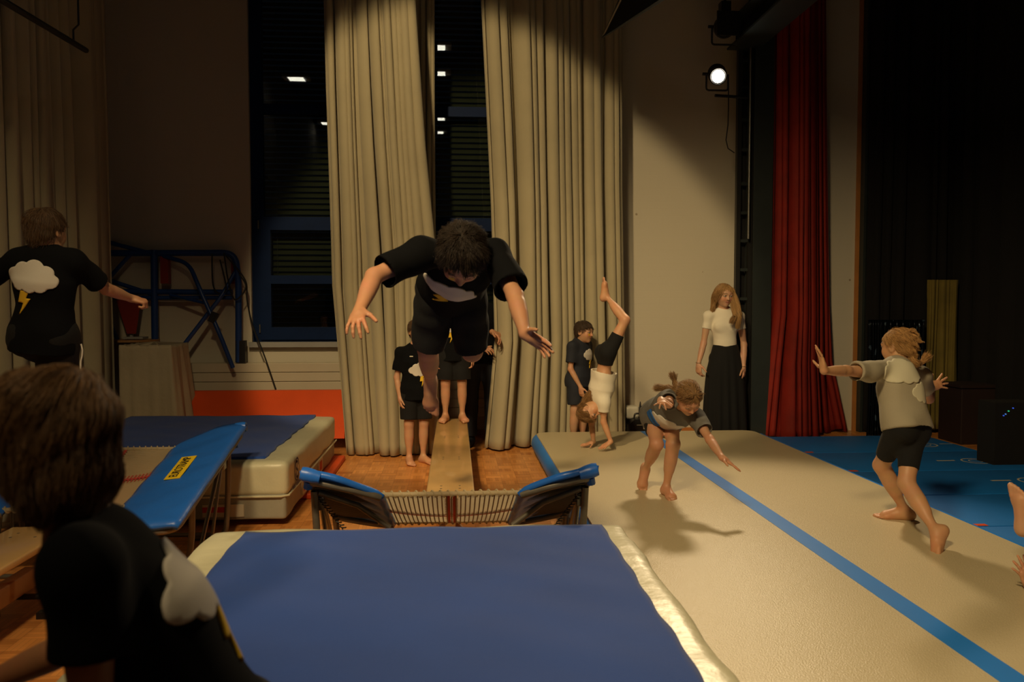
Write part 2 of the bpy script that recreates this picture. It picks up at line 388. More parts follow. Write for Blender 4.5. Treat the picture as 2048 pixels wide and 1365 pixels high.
# left curtain of the pair
def g1(t):
    a = np.interp(t, [0, .35, .7, 1], [xw(652, YC), xw(656, YC), xw(664, YC), xw(692, YC)])
    b = np.interp(t, [0, .2, .45, .65, 1], [xw(815, YC), xw(830, YC), xw(848, YC), xw(868, YC), xw(868, YC)])
    x0 = xw(652, YC); x1 = xw(868, YC); return (a - x0 - .0, b - x1)
curtain('curtain', 'long beige curtain left of the middle window, hanging to the floor', ((xw(652, YC), YC), (xw(868, YC), YC)), .015, 5.3, 15, .075, M['curtain'], gather=g1, seed=3)
def g3(t): return (0, 0)
curtain('curtain', 'narrow shaded beige curtain strip hanging just behind the left curtain edge', ((xw(800, 8.35), 8.30), (xw(869, 8.35), 8.40)), .015, 5.3, 5, .05, M['curtain'], gather=g3, seed=8)
Y2 = 8.02
def g2(t):
    a = np.interp(t, [0, .25, .55, .8, 1], [xw(962, Y2), xw(975, Y2), xw(990, Y2), xw(998, Y2), xw(978, Y2)])
    b = np.interp(t, [0, .5, 1], [xw(1238, 8.6), xw(1238, 8.6), xw(1247, 8.6)])
    x0 = xw(962, Y2); x1 = xw(1246, 8.6); return (a - x0, b - x1)
curtain('curtain', 'wide beige curtain right of the middle window with stains near the bottom', ((xw(962, Y2), Y2), (xw(1246, 8.6), 8.68)), .02, 5.3, 17, .075, M['curtain'], gather=g2, seed=5)
curtain('curtain', 'dim beige curtain along the left side wall', ((-3.32, 3.6), (-3.34, 8.05)), .02, 5.6, 26, .075, M['curtain'], seed=11)
for nm, a, b_ in (('curtain_rail', (-1.4, YC + .1), (2.0, 8.3)),):
    o = B().tube([(a[0], a[1], 5.36), (b_[0], b_[1], 5.36)], .025).build(nm, M['black']); tag(o, 'dark rail the beige window curtains hang from', 'curtain rail')
# dark pipe near the left curtain
pipe = thing('hanging_pipe', 'dark horizontal pipe hanging in front of the left side curtain', 'pipe', at(85, 50, 5.6))
pa, pb = at(-60, -38, 5.1), at(172, 101, 6.9)
B().tube([pa, pb], .022, 12).build('pipe', M['black'], pipe)
q = pa.lerp(pb, .86)
B().tube([q + Vector((0, 0, .0)), q + Vector((0, 0, .1)), q + Vector((.04, 0, .14)), q + Vector((.04, .0, .6))], .008, 8).build('hook', M['black'], pipe)

# --- radiator below windows
def radiator(label, x0, x1, z0, z1):
    t = thing('radiator', label, 'radiator', ((x0 + x1) / 2, WY - .1, z0))
    B().box(x0, x1, WY - .14, WY - .03, z0, z1).build('radiator_body', M['radiator'], t)
    n = 6; h = (z1 - z0) / n
    for i in range(n): B().box(x0 - .001, x1 + .001, WY - .158, WY - .14, z0 + i * h + .003, z0 + (i + 1) * h - .003, bev=.004).build('radiator_panel', M['radiator'], t)
    for x in (x0 + .1, x1 - .1): B().tube([(x, WY - .09, z0), (x, WY - .09, 0)], .015).build('leg', M['radiator'], t)
radiator('cream horizontally ribbed radiator below the left window', at(360, 727, WY - .15).x, -.75, .22, at(500, 727, WY - .15).z)
radiator('cream ribbed radiator behind the boys between the curtains', -.6, .85, .22, at(500, 727, WY - .15).z)

# --- orange mat leaning behind the left landing mat
a0, a1 = at(386, 783, 8.55), at(690, 783, 8.55)
lean = B().prism([(a0.x, 8.55, a0.z), (a1.x, 8.55, a0.z), (a1.x + .05, 8.10, .12), (a0.x - .12, 8.10, .12)],
                 [(a0.x, 8.63, a0.z), (a1.x, 8.63, a0.z), (a1.x + .05, 8.22, .10), (a0.x - .12, 8.22, .10)]).build('gym_mat', M['orange'])
tag(lean, 'orange vinyl mat leaning towards the radiator behind the left landing mat', 'gym mat')
# orange mat lying under the left landing mat
# --- landing mats
def cushion(name, x0, x1, y0, y1, z0, z1, m, parent, r=.04, puff=.0, nx=36, ny=40, wr=.004, seed=0, fl=False):
    """a stuffed block: rounded edges, slightly wrinkled"""
    b = bmesh.new(); bmesh.ops.create_cube(b, size=1)
    bmesh.ops.subdivide_edges(b, edges=b.edges[:], cuts=22, use_grid_fill=True)
    c = Vector(((x0 + x1) / 2, (y0 + y1) / 2, (z0 + z1) / 2)); h = Vector(((x1 - x0) / 2, (y1 - y0) / 2, (z1 - z0) / 2))
    rs = np.random.RandomState(seed); pr = rs.uniform(0, 6, 8)
    for v in b.verts:
        p = v.co * 2
        # cluster towards the edges
        p = Vector([math.copysign(1 - (1 - abs(t)) ** 1.6, t) for t in p])
        q = Vector((p.x * h.x, p.y * h.y, p.z * h.z))
        inn = Vector([max(-hh + r, min(hh - r, t)) for hh, t in zip(h, q)])
        dd = q - inn
        if dd.length > 1e-9:
            l = max(abs(dd.x), abs(dd.y), abs(dd.z)); q = inn + dd.normalized() * r
        w = wr * (math.sin(q.x * 9 + pr[0]) * math.sin(q.y * 11 + pr[1] + q.x * 3) + .5 * math.sin(q.y * 31 + q.z * 6 + pr[2]) * math.sin(q.x * 5 + pr[3]))
        if dd.length > 1e-9: q += dd.normalized() * w
        if puff and p.z > .9: q.z += puff * (1 - p.x ** 2) * (1 - p.y ** 2)
        if fl: q.z = max(q.z, -h.z)
        v.co = q + c
    me = bpy.data.meshes.new(name); b.to_mesh(me); b.free(); me.polygons.foreach_set('use_smooth', [True] * len(me.polygons))
    return linkmesh(name, me, m, parent)
def wavy_sheet(name, x0, x1, y0, y1, z, m, parent, seed=0, amp=.004, edge=.010, n=70, th=.022):
    rs = np.random.RandomState(seed); p = rs.uniform(0, 6, 10); vs = []
    for j in range(n + 1):
        for i in range(n + 1):
            u, v = i / n, j / n; x = x0 + (x1 - x0) * u; y = y0 + (y1 - y0) * v
            ex = edge * math.sin(y * 17 + p[0]) * math.sin(y * 7.3 + p[1]); ey = edge * math.sin(x * 15 + p[2]) * math.sin(x * 6.1 + p[3])
            x += ex * (abs(u - .5) > .49); y += ey * (abs(v - .5) > .49)
            d = amp * (math.sin(x * 6 + y * 4 + p[4]) * math.sin(y * 7 - x * 2 + p[5]) + .5 * math.sin(x * 13 - y * 9 + p[6]) + .35 * math.sin(21 * y + 13 * x + p[7]) * math.sin(3 * x + p[8]))
            vs.append((x, y, z + d))
    fs = [(j * (n + 1) + i, j * (n + 1) + i + 1, (j + 1) * (n + 1) + i + 1, (j + 1) * (n + 1) + i) for j in range(n) for i in range(n)]
    o = raw(name, vs, fs, m, parent); s = o.modifiers.new('s', 'SOLIDIFY'); s.thickness = th; s.offset = -1; return o

LM = dict(x0=-3.0, x1=-1.085, y0=5.36, y1=7.58, z=.42, zs=.195)
t = thing('landing_mat', 'cream and blue landing mat at left behind the tilted small trampoline', 'landing mat', (-2.05, 6.5, .012))
cushion('mat_core', LM['x0'] + .015, LM['x1'] - .012, LM['y0'] + .01, LM['y1'] - .02, .045, .25, M['mat_grey'], t, r=.02, wr=.005, seed=4)
cushion('mat_cover', LM['x0'], LM['x1'], LM['y0'], LM['y1'], LM['zs'], LM['z'], M['mat_white'], t, r=.045, wr=.006, seed=2)
wavy_sheet('mat_top', LM['x0'] + .12, LM['x1'] - .17, LM['y0'] + .13, LM['y1'] - .07, LM['z'] + .015, M['mat_blue'], t, 5, edge=.010)
XS = LM['x1']
hem = B().tube([(LM['x0'] + .02, LM['y0'] - .008, .2), (XS - .04, LM['y0'] - .008, .2), (XS + .005, LM['y0'] + .03, .2), (XS + .006, LM['y1'] - .05, .2)], .007, 8).build('hem', M['mat_white'], t, smooth=True)
for k, yc in enumerate((6.02, 6.72)):
    lb = B().box(XS - .014, XS - .002, yc - .10, yc + .10, .075, .185).build('size_label', M['label_white'], t)
    B().box(XS - .010, XS, yc - .06, yc + .05, .095, .165).build('red_field', M['label_red'], lb)
lb = B().box(-1.62, -1.36, LM['y0'] - .002, LM['y0'] + .012, .07, .15).build('size_label', M['label_white'], t)
B().box(-1.62, -1.47, LM['y0'] - .004, LM['y0'] + .01, .10, .135).build('red_field', M['label_red'], lb)
# maker's round emblem + lettering on the side flap
def ring(bb, c, ry, rz, w, x, n=24, a0=0, a1=2 * math.pi):
    for k in range(n):
        A, D = a0 + (a1 - a0) * k / n, a0 + (a1 - a0) * (k + 1) / n
        P = [(x, c[0] + (ry + s * w) * math.cos(q), c[1] + (rz + s * w) * math.sin(q)) for q, s in ((A, 1), (D, 1), (D, -1), (A, -1))]
        bb.quad(*P)
em = B(); cx_ = (5.66, .315)
ring(em, (5.66, .315), .075, .075, .008, XS + .0085); ring(em, (5.645, .345), .026, .026, .009, XS + .0085, 16); ring(em, (5.675, .285), .026, .026, .009, XS + .0085, 16)
ring(em, (5.66, .315), .05, .055, .006, XS + .0085, 12, .4, 2.2); ring(em, (5.66, .315), .05, .055, .006, XS + .0085, 12, 3.5, 5.3)
em.build('emblem', M['inkblue'], t)
text_mesh('lettering', 'alder+eisenhut', .052, M['inkblue'], t, Matrix.Translation((XS + .0085, 5.66, .222)) @ Matrix.Rotation(math.pi / 2, 4, 'Z') @ Matrix.Rotation(math.pi / 2, 4, 'X'), .0004)
o = B().box(LM['x0'] + .1, LM['x1'] + .075, 6.1, 7.62, .0, .044, bev=.012).build('gym_mat', M['orange'], smooth=True)
o.location.z = 0.0
tag(o, 'thin orange mat sticking out beneath the left landing mat', 'gym mat')

FM = dict(x0=-1.035, x1=.735, y0=1.5, y1=3.557, z=.48)
t = thing('landing_mat', 'cream edged blue landing mat in the foreground', 'landing mat', (-.15, 2.5, 0))
cushion('mat_core', FM['x0'] + .02, FM['x1'] - .01, FM['y0'] + .01, FM['y1'] - .01, .0, .3, M['mat_grey'], t, r=.02, wr=.004, seed=4)
cushion('mat_cover', FM['x0'], FM['x1'], FM['y0'], FM['y1'], .25, FM['z'], M['mat_white'], t, r=.035, wr=.006, seed=7)
wavy_sheet('mat_top', FM['x0'] + .16, FM['x1'] - .108, FM['y0'] + .1, FM['y1'] - .085, FM['z'] + .015, M['mat_blue'], t, 9, edge=.006)

# --- air track
def stadium(bb, x0, x1, y0, y1, z0, z1, r, cr):
    """rounded-corner slab with bulging sides: list of outline rings"""
    def outline(off):
        out = []
        for cx, cy, a in ((x1 - cr, y1 - cr, 0), (x0 + cr, y1 - cr, 90), (x0 + cr, y0 + cr, 180), (x1 - cr, y0 + cr, 270)):
            for k in range(9):
                q = math.radians(a + k * 11.25); out.append((cx + (cr + off) * math.cos(q), cy + (cr + off) * math.sin(q)))
        return out
    rings = []; H = (z1 - z0) / 2; zc = (z0 + z1) / 2
    for k in range(13):
        q = math.pi * k / 12; rings.append([bb.bm.verts.new((x, y, zc + H * math.cos(q))) for x, y in outline(r * math.sin(q))])
    n = len(rings[0])
    for a, b_ in zip(rings, rings[1:]):
        for i in range(n): bb.bm.faces.new((a[i], a[(i + 1) % n], b_[(i + 1) % n], b_[i]))
    bb.bm.faces.new(rings[-1]); return bb
t = thing('air_track', 'long beige inflatable tumbling track with blue sides and centre stripe', 'tumbling track', (1.87, 3.5, 0))
AX0, AX1, AY0, AY1, AZ = .80, 2.94, -1.6, 7.97, .18
stadium(B(), AX0, AX1, AY0, AY1, 0, AZ - .006, .068, .10).build('side_wall', M['airblue'], t, smooth=True)
def slab_top(name, x0, x1, y0, y1, z0, z1, cr, m, parent):
    pts = []
    for cx, cy, a in ((x1 - cr, y1 - cr, 0), (x0 + cr, y1 - cr, 90), (x0 + cr, y0 + cr, 180), (x1 - cr, y0 + cr, 270)):
        for k in range(9):
            q = math.radians(a + k * 11.25); pts.append((cx + cr * math.cos(q), cy + cr * math.sin(q)))
    return B().prism([(x, y, z0) for x, y in pts], [(x, y, z1) for x, y in pts]).build(name, m, parent)
slab_top('top_sheet', AX0 - .02, AX1 + .0, AY0, AY1, AZ - .012, AZ, .12, M['airbeige'], t)
B().box(1.815, 1.925, AY0 + .01, AY1 - .01, AZ, AZ + .002).build('centre_stripe', M['airblue'], t)
B().box(AX1 - .005, AX1 + .02, AY0 + .2, AY1 - .2, AZ - .02, AZ - .001).build('seam', M['airblue'], t)

# --- blue folding mats on the right, each panel separate
fm_y = [(7.28, 8.18), (6.44, 7.27), (5.62, 6.43), (4.80, 5.61), (3.98, 4.79)]
lab = ['blue folding mat farthest back, beside the red curtain', 'blue floor mat second from the back, right of the air track', 'blue floor mat third from the back, right of the air track', 'blue floor mat fourth from the back, right of the air track', 'blue floor mat nearest the camera at the right edge']
for k, (ya, yb) in enumerate(fm_y):
    t = thing('floor_mat', lab[k], 'gym mat', (3.95, (ya + yb) / 2, 0), 'blue folding floor mats')
    xr = 4.84
    B().box(3.03, xr, ya, yb, 0, .075, bev=.008).build('mat_body', M['foldblue'], t, smooth=True)
    for yy in (ya + .012,):
        B().box(3.06, 3.27, yy - .010, yy + .030, .0755, .078).box(3.06, 3.16, yy - .012, yy + .10, .0755, .078).build('velcro_corner', M['orange'], t)
    if k < 3:
        lg = B(); c0 = ((4.52, 7.62), (4.5, 6.8), (4.45, 6.0))[k]
        for i in range(20):
            A, D = 2 * math.pi * i / 20, 2 * math.pi * (i + 1) / 20
            lg.quad(*[(c0[0] + rr * math.cos(q), c0[1] + rr * math.sin(q), .0757) for q, rr in ((A, .12), (D, .12), (D, .105), (A, .105))])
            lg.quad(*[(c0[0] + rr * math.cos(q), c0[1] + rr * math.sin(q), .0757) for q, rr in ((A, .06), (D, .06), (D, .05), (A, .05))])
        lg.quad((c0[0] - .33, c0[1] + .02, .0757), (c0[0] - .17, c0[1] + .02, .0757), (c0[0] - .17, c0[1] + .05, .0757), (c0[0] - .33, c0[1] + .05, .0757))
        lg.quad((c0[0] + .17, c0[1] + .02, .0757), (c0[0] + .3, c0[1] + .02, .0757), (c0[0] + .3, c0[1] + .04, .0757), (c0[0] + .17, c0[1] + .04, .0757))
        lg.build('emblem', M['label_white'], t)

# --- benches
def bench(label, x0, x1, y0, y1, z, trestle=False, wedge=False):
    t = thing('gym_bench', label, 'bench', ((x0 + x1) / 2, (y0 + y1) / 2, 0)); xc = (x0 + x1) / 2
    top = B().box(x0, x1, y0, y1, z - .035, z, bev=.010).build('seat', M['beech'], t, smooth=True)
    for yy in np.arange(y0 + .12, y1 - .1, (y1 - y0 - .31) / 3):
        for dx in (-.055, .055):
            for dy in (0, .07): B().tube([(xc + dx, yy + dy, z - .001), (xc + dx, yy + dy, z + .0008)], .007, 8).build('screw', M['dullsteel'], t)
    B().box(xc - .03, xc + .03, y0 + .12, y1 - .12, .11, .20, bev=.006).build('beam', M['darkwood'], t, smooth=True)
    for yy in (y0 + .25, (y0 + y1) / 2, y1 - .25):
        if trestle:
            l = B().tube([(x0 + .03, yy, z - .03), (x0 - .03, yy, .02)], .016).tube([(x1 - .03, yy, z - .03), (x1 + .03, yy, .02)], .016).tube([(x0 - .02, yy, .10), (x1 + .02, yy, .10)], .014)
            l.build('leg', M['black'], t)
        else:
            l = B().prism([(xc - .11, yy - .02, z - .035), (xc + .11, yy - .02, z - .035), (xc + .05, yy - .02, .12), (xc + .13, yy - .02, .03), (xc - .13, yy - .02, .03), (xc - .05, yy - .02, .12)],
                          [(xc - .11, yy + .02, z - .035), (xc + .11, yy + .02, z - .035), (xc + .05, yy + .02, .12), (xc + .13, yy + .02, .03), (xc - .13, yy + .02, .03), (xc - .05, yy + .02, .12)])
            l.build('leg', M['darkwood'], t)
        for sx in (-1, 1): B().box(xc + sx * .115 - .025, xc + sx * .115 + .025, yy - .022, yy + .022, 0, .03).build('rubber_foot', M['black'], t)
    return t
bench('light wooden gym bench leading from the curtains to the middle trampoline', -.17, .11, 4.68, 7.72, .36)
bench('light wooden gym bench with black metal legs at the left edge', -2.15, -1.86, 1.75, 4.12, .36, trestle=True)

# --- mini trampolines
def minitramp(label, xc, Yhi, Ylo, zhi, zlo, up, wi, wo, toward, labelled=False, grp=None, padlen=1.0, xt=.12):
    """bed slopes from (Yhi,zhi) to (Ylo,zlo); side pads rise outwards by `up`"""
    t = thing('mini_trampoline', label, 'trampoline', (xc, (Yhi + Ylo) / 2, 0))
    def bedpt(u, v, off=0):   # u across -1..1 (inner bed), v 0 at hi,1 at lo
        y = Yhi + (Ylo - Yhi) * v; z = zhi + (zlo - zhi) * v - .03 * (1 - u * u) * math.sin(math.pi * min(max(v, 0), 1)) 
        return Vector((xc + u * wi, y, z + off))
    # webbing bed
    nx, ny = 30, 34; b = B()
    def strap(p, q, w, n=10, across='u', zoff=0.0):
        pass
    for i in range(nx + 1):
        u = -1 + 2 * i / nx
        if abs(i - nx / 2) < 1.2: continue
        du = .011 / wi
        for k in range(12):
            v0, v1 = k / 12, (k + 1) / 12
            b.quad(bedpt(u - du, v0), bedpt(u + du, v0), bedpt(u + du, v1), bedpt(u - du, v1))
    for j in range(1, ny):
        v = j / ny
        if abs(j - ny / 2) < .6: continue
        dv = .25 / ny
        if toward:
            dv = .06 / ny * 3
        for k in range(12):
            u0, u1 = -1 + k / 6, -1 + (k + 1) / 6
            b.quad(bedpt(u0, v - dv, .003), bedpt(u1, v - dv, .003), bedpt(u1, v + dv, .003), bedpt(u0, v + dv, .003))
    b.build('bed', M['webbing'], t)
    r = B()
    for du0 in (-.05, .05):
        for k in range(12):
            v0, v1 = k / 12, (k + 1) / 12
            r.quad(bedpt(du0 - .03, v0, .0045), bedpt(du0 + .03, v0, .0045), bedpt(du0 + .03, v1, .0045), bedpt(du0 - .03, v1, .0045))
            r.quad(bedpt(du0 - .03, v0, -.0045), bedpt(du0 + .03, v0, -.0045), bedpt(du0 + .03, v1, -.0045), bedpt(du0 - .03, v1, -.0045))
    for k in range(12):
        u0, u1 = -1 + k / 6, -1 + (k + 1) / 6
        for zo in (.006, -.006): r.quad(bedpt(u0, .485, zo), bedpt(u1, .485, zo), bedpt(u1, .515, zo), bedpt(u0, .515, zo))
    for i in range(nx + 1):
        u = -1 + 2 * i / nx
        r.quad(bedpt(u - .012, .44, .007), bedpt(u + .012, .44, .007), bedpt(u + .012, .56, .007), bedpt(u - .012, .56, .007))
    r.build('centre_cross', M['webred'], t)
    # laced edge bars across both ends
    for v in (0.0, 1.0):
        e = B(); e.tube([bedpt(u, v) + Vector((0, 0, .004)) for u in np.linspace(-1.25, 1.25, 12)], .011, 10)
        hel = []
        for k in range(220):
            u = -1.1 + 2.2 * k / 219; a = k * .55; p = bedpt(u, v); hel.append(p + Vector((0, .0155 * math.cos(a), .004 + .0155 * math.sin(a))))
        e.tube(hel, .004, 5); e.build('laced_edge', M['webbing'], t, smooth=True)
    if toward:
        cd = B()
        for i in range(29):
            u = -1 + 2 * (i + .5) / 29
            cd.tube([bedpt(u, v, -.006) for v in (0, .25, .5, .75, 1)], .0035, 5)
        cd.build('cord', M['dullsteel'], t, smooth=True)
    # side frames + pads + springs + legs
    dirs = (Ylo - Yhi); sg = 1 if dirs > 0 else -1
    for s in (-1, 1):
        def sp(w, v, off=0):  # w 0 inner..1 outer
            y = Yhi + (Ylo - Yhi) * v; base = zhi + (zlo - zhi) * v
            return Vector((xc + s * (wi + (wo - wi) * w), y, base + up * w + off))
        fr = B(); outer = [sp(.0, -.03, -.012), sp(.5, -xt, -.02), sp(1, -xt, -.03), sp(1, 1 + xt, -.03), sp(.5, 1 + xt, -.02), sp(.0, 1.03, -.012)]
        fr.tube(poly_round(outer, .10), .019, 10).build('side_frame', M['dullsteel'], t, smooth=True)
        # cable springs between bed and frame
        c = B()
        for k in range(24):
            v = .03 + .94 * k / 23; c.tube([bedpt(s * 1.0, v), sp(.5, v, -.012), sp(.97, v, -.035)], .0045, 5)
        c.build('cable', M['spring'], t, smooth=True)
        # webbing band next to the bed
        bd = B()
        for k in range(10):
            v0, v1 = k / 10, (k + 1) / 10; bd.quad(sp(.02, v0, -.004), sp(.20, v0, -.006), sp(.20, v1, -.006), sp(.02, v1, -.004))
        bd.build('edge_band', M['webbing'], t)
        # blue pad, thick with drooping ends
        n = 22; top = []
        for j in range(n + 1):
            for i in range(13):
                w = -.06 + 1.14 * i / 12
                cw = min(max(w, 0), 1); cc = min(1, cw / .55) * xt + .04; v = -cc + (1 + 2 * cc) * j / n
                e = min(min(w + .06, 1.08 - w) * 9, 1) ; ez = max(0, 1 - max(0, e)) * .018
                wr = .003 * math.sin(7 * v * 3 + w * 9 + s)
                # chamfered far inner corner
                ww = w
                top.append(sp(ww, v, .022 - ez + wr))
        fs = [(j * 13 + i, j * 13 + i + 1, (j + 1) * 13 + i + 1, (j + 1) * 13 + i) for j in range(n) for i in range(12)]
        if (top[13] - top[0]).cross(top[1] - top[0]).z > 0: fs = [f[::-1] for f in fs]
        pad = raw('pad', top, fs, M['padblue'], t); md = pad.modifiers.new('s', 'SOLIDIFY'); md.thickness = .028; md.offset = -1
        pad['label'] = 'blue vinyl side pad'
        # rolled pad ends where the cover wraps the frame
        rl = B(); ve = -xt - .02
        rl.tube([sp(w, ve + .0, -.002) + Vector((0, -sg * .012, 0)) for w in (.80, .9, 1.0, 1.06)], [.026, .032, .034, .03], 12).build('pad_roll', M['padblue'], t, smooth=True)
        # patch tabs
        pt = B().tube([sp(.98, -.10, -.03), sp(1.0, -.09, -.06)], .02, 8).build('fabric_flap', M['padblue'], t, smooth=True)
        # legs: U tube at both ends with brace and struts
        for v, tag_ in ((.04, 'hi'), (.93, 'lo')):
            top_ = sp(.96, v, -.05); foot_y = top_.y + (-.03 if v < .5 else .03) * sg
            l = B(); l.tube(poly_round([top_, Vector((top_.x - s * .01, top_.y + .02, top_.z * .55)), Vector((top_.x - s * .03, foot_y, .018)), Vector((top_.x - s * .25, foot_y, .018))], .08), .017, 10)
            l.build('leg', M['dullsteel'], t, smooth=True)
        hinge = sp(.9, .12, -.07)
        B().box(hinge.x - .02, hinge.x + .02, hinge.y - .03, hinge.y + .03, hinge.z - .05, hinge.z + .035, bev=.006).build('hinge_plate', M['steel'], t, smooth=True)
        B().tube([hinge, Vector((hinge.x - s * .04, hinge.y + sg * .10, .05))], .010).tube([hinge + Vector((0, sg * .06, -.02)), Vector((hinge.x - s * .05, hinge.y + sg * .30, .04))], .012).build('strut', M['steel'], t, smooth=True)
        B().tube([sp(.9, .05, -.05), sp(.35, .10, -.06), Vector((xc + s * wi * .9, Yhi + sg * .1, zhi - .18))], .014).build('brace', M['dullsteel'], t, smooth=True)
        cl = []
        for k in range(120):
            tt = k / 119; p = sp(.93, .06, -.06).lerp(Vector((xc + s * (wi + .10), Yhi + sg * .12, max(.08, zhi - .30))), tt); a = k * 1.1
            cl.append(p + Vector((.012 * math.cos(a), .012 * math.sin(a), 0)))
        B().tube(cl, .003, 5).build('coil_spring', M['black'], t, smooth=True)
        if labelled and s == 1:
            e1 = (sp(.5, .3) - sp(.5, .7)).normalized(); e2 = (sp(.9, .5) - sp(.1, .5)).normalized(); nn = e2.cross(e1).normalized()
            if nn.z < 0: nn = -nn
            c0 = sp(.46, .48, .0265); ll, hh = .155, .043
            b_ = B(); b_.prism([c0 + e1 * a + e2 * b2 - nn * .001 for a, b2 in ((-ll, -hh), (-ll, hh), (ll, hh), (ll, -hh))], [c0 + e1 * a + e2 * b2 + nn * .002 for a, b2 in ((-ll, -hh), (-ll, hh), (ll, hh), (ll, -hh))])
            yl = b_.build('maker_label', M['yellow'], pad)
            mt = Matrix((( e1.x, (-e2).x, nn.x, c0.x + nn.x * .003), (e1.y, (-e2).y, nn.y, c0.y + nn.y * .003), (e1.z, (-e2).z, nn.z, c0.z + nn.z * .003), (0, 0, 0, 1)))
            text_mesh('lettering', 'EUROTRAMP', .066, M['ink'], pad, mt, .001, (.72, 1.0))
    lowy = Ylo - sg * .05
    B().tube([(xc - wo + .03, Yhi + sg * .05, .02), (xc - wo * .8, Yhi + sg * .05, .05), (xc + wo * .8, Yhi + sg * .05, .05), (xc + wo - .03, Yhi + sg * .05, .02)], .013).build('cross_bar', M['dullsteel'], t, smooth=True)
    B().tube([(xc - wo * .9, lowy, .04), (xc + wo * .9, lowy, .04)], .013).build('cross_bar', M['dullsteel'], t, smooth=True)
    return t
minitramp('small trampoline tilted toward the bench, seen from below its raised edge', -.02, 3.86, 4.60, .545, .215, .085, .33, .655, True)
minitramp('small trampoline at left with white webbing bed and yellow labelled blue pad', -1.99, 5.08, 4.30, .562, .395, .035, .30, .635, False, labelled=True, xt=.32)

# --- blue folded frame stored at the wall, cover, drum
YF = 8.86
def p(x, y, Y=YF): return at(x, y, Y)
t = thing('trampoline_frame', 'blue tubular folded trampoline frame stored against the back wall', 'trampoline frame', p(400, 620))
tb = B(); tb.tube(poly_round([p(140, 507), p(470, 506), p(477, 560), p(477, 725)], .22, 8), .034, 12).build('main_tube', M['bluetube'], t, smooth=True)
B().tube([p(308, 500), p(310, 680)], .036, 12).build('post', M['bluetube'], t, smooth=True)
B().tube([p(140, 583), p(465, 585)], .03, 10).tube([p(140, 596), p(465, 596)], .022, 10).build('lower_tube', M['bluetube'], t, smooth=True)
B().tube(poly_round([p(325, 512), p(378, 527, YF - .1), p(398, 575, YF - .2), p(440, 670, YF - .25), p(466, 736, YF - .2)], .12), .022, 10).build('folding_leg', M['bluetube'], t, smooth=True)
B().tube(poly_round([p(470, 545), p(445, 590, YF - .1), p(368, 690, YF - .2)], .1), .022, 10).build('folding_leg', M['bluetube'], t, smooth=True)
B().tube([p(340, 590, YF - .05), p(415, 608, YF - .18)], .016, 8).build('stay', M['bluetube'], t, smooth=True)
B().tube([p(150, 465), p(225, 487), p(305, 508)], .022, 10).tube([p(215, 560), p(262, 508)], .022, 10).tube([p(215, 560), p(308, 590)], .022, 10).tube([p(218, 640), p(235, 680)], .02, 8).build('diagonal_tube', M['bluetube'], t, smooth=True)
B().box(p(311, 0).x, p(327, 0).x, YF - .02, YF + .06, p(0, 567).z, p(0, 512).z).build('red_bracket', M['redpaint'], t)
B().box(p(452, 0).x, p(464, 0).x, YF + .03, YF + .1, p(0, 567).z, p(0, 520).z).build('red_bracket', M['redpaint'], t)
B().box(p(462, 0).x, p(481, 0).x, YF - .03, YF + .05, p(0, 728).z, p(0, 683).z).build('foot_block', M['black'], t)
B().box(p(423, 0).x, p(436, 0).x, YF - .27, YF - .2, p(0, 645).z, p(0, 625).z, rot=Matrix.Rotation(.4, 3, 'Y')).build('clamp', M['black'], t)
# red stand with a round shelf
t = thing('balance_board', 'round board on a red bracket under the blue frame', 'board', p(265, 680))
B().prism([p(232, 600, YF - .1), p(282, 600, YF - .1), p(272, 668, YF - .1), p(254, 668, YF - .1)], [p(232, 600, YF), p(282, 600, YF), p(272, 668, YF), p(254, 668, YF)]).build('bracket', M['redpaint'], t)
B().tube([p(263, 668, YF - .05), p(263, 676, YF - .05)], .02).box(p(243, 0).x, p(283, 0).x, YF - .16, YF + .0, p(0, 678).z, p(0, 674).z).build('mount', M['sill'], t)
o = B(); cc = p(262, 683, YF - .05); o.tube([cc, cc + Vector((0, 0, .02))], .28, 28).build('board_top', M['darkwood'], t, smooth=True)
# hanging cables
rs = np.random.RandomState(3)
for k, (pts, lb_) in enumerate(((((452, 512), (490, 560), (494, 600), (505, 650), (528, 710), (552, 780)), 'black cable running from the blue frame down to the orange mat'),
                    (((448, 506), (456, 560), (470, 600), (492, 575), (478, 548)), 'black cable looped over the corner of the blue frame'),
                    (((424, 508), (426, 570), (440, 588), (452, 575), (440, 520)), 'black cable loop hanging inside the blue frame'))):
    P_ = [p(x, y, YF - .06 - .02 * k) for x, y in pts]; out = []
    for i in range(len(P_) - 1):
        for q in range(8):
            tt = q / 8; a, b_, c_, d_ = P_[max(i - 1, 0)], P_[i], P_[i + 1], P_[min(i + 2, len(P_) - 1)]
            out.append(.5 * ((2 * b_) + (-a + c_) * tt + (2 * a - 5 * b_ + 4 * c_ - d_) * tt ** 2 + (-a + 3 * b_ - 3 * c_ + d_) * tt ** 3))
    out.append(P_[-1]); o = B().tube(out, .008, 6).build('cable', M['black'], smooth=True); tag(o, lb_, 'cable')
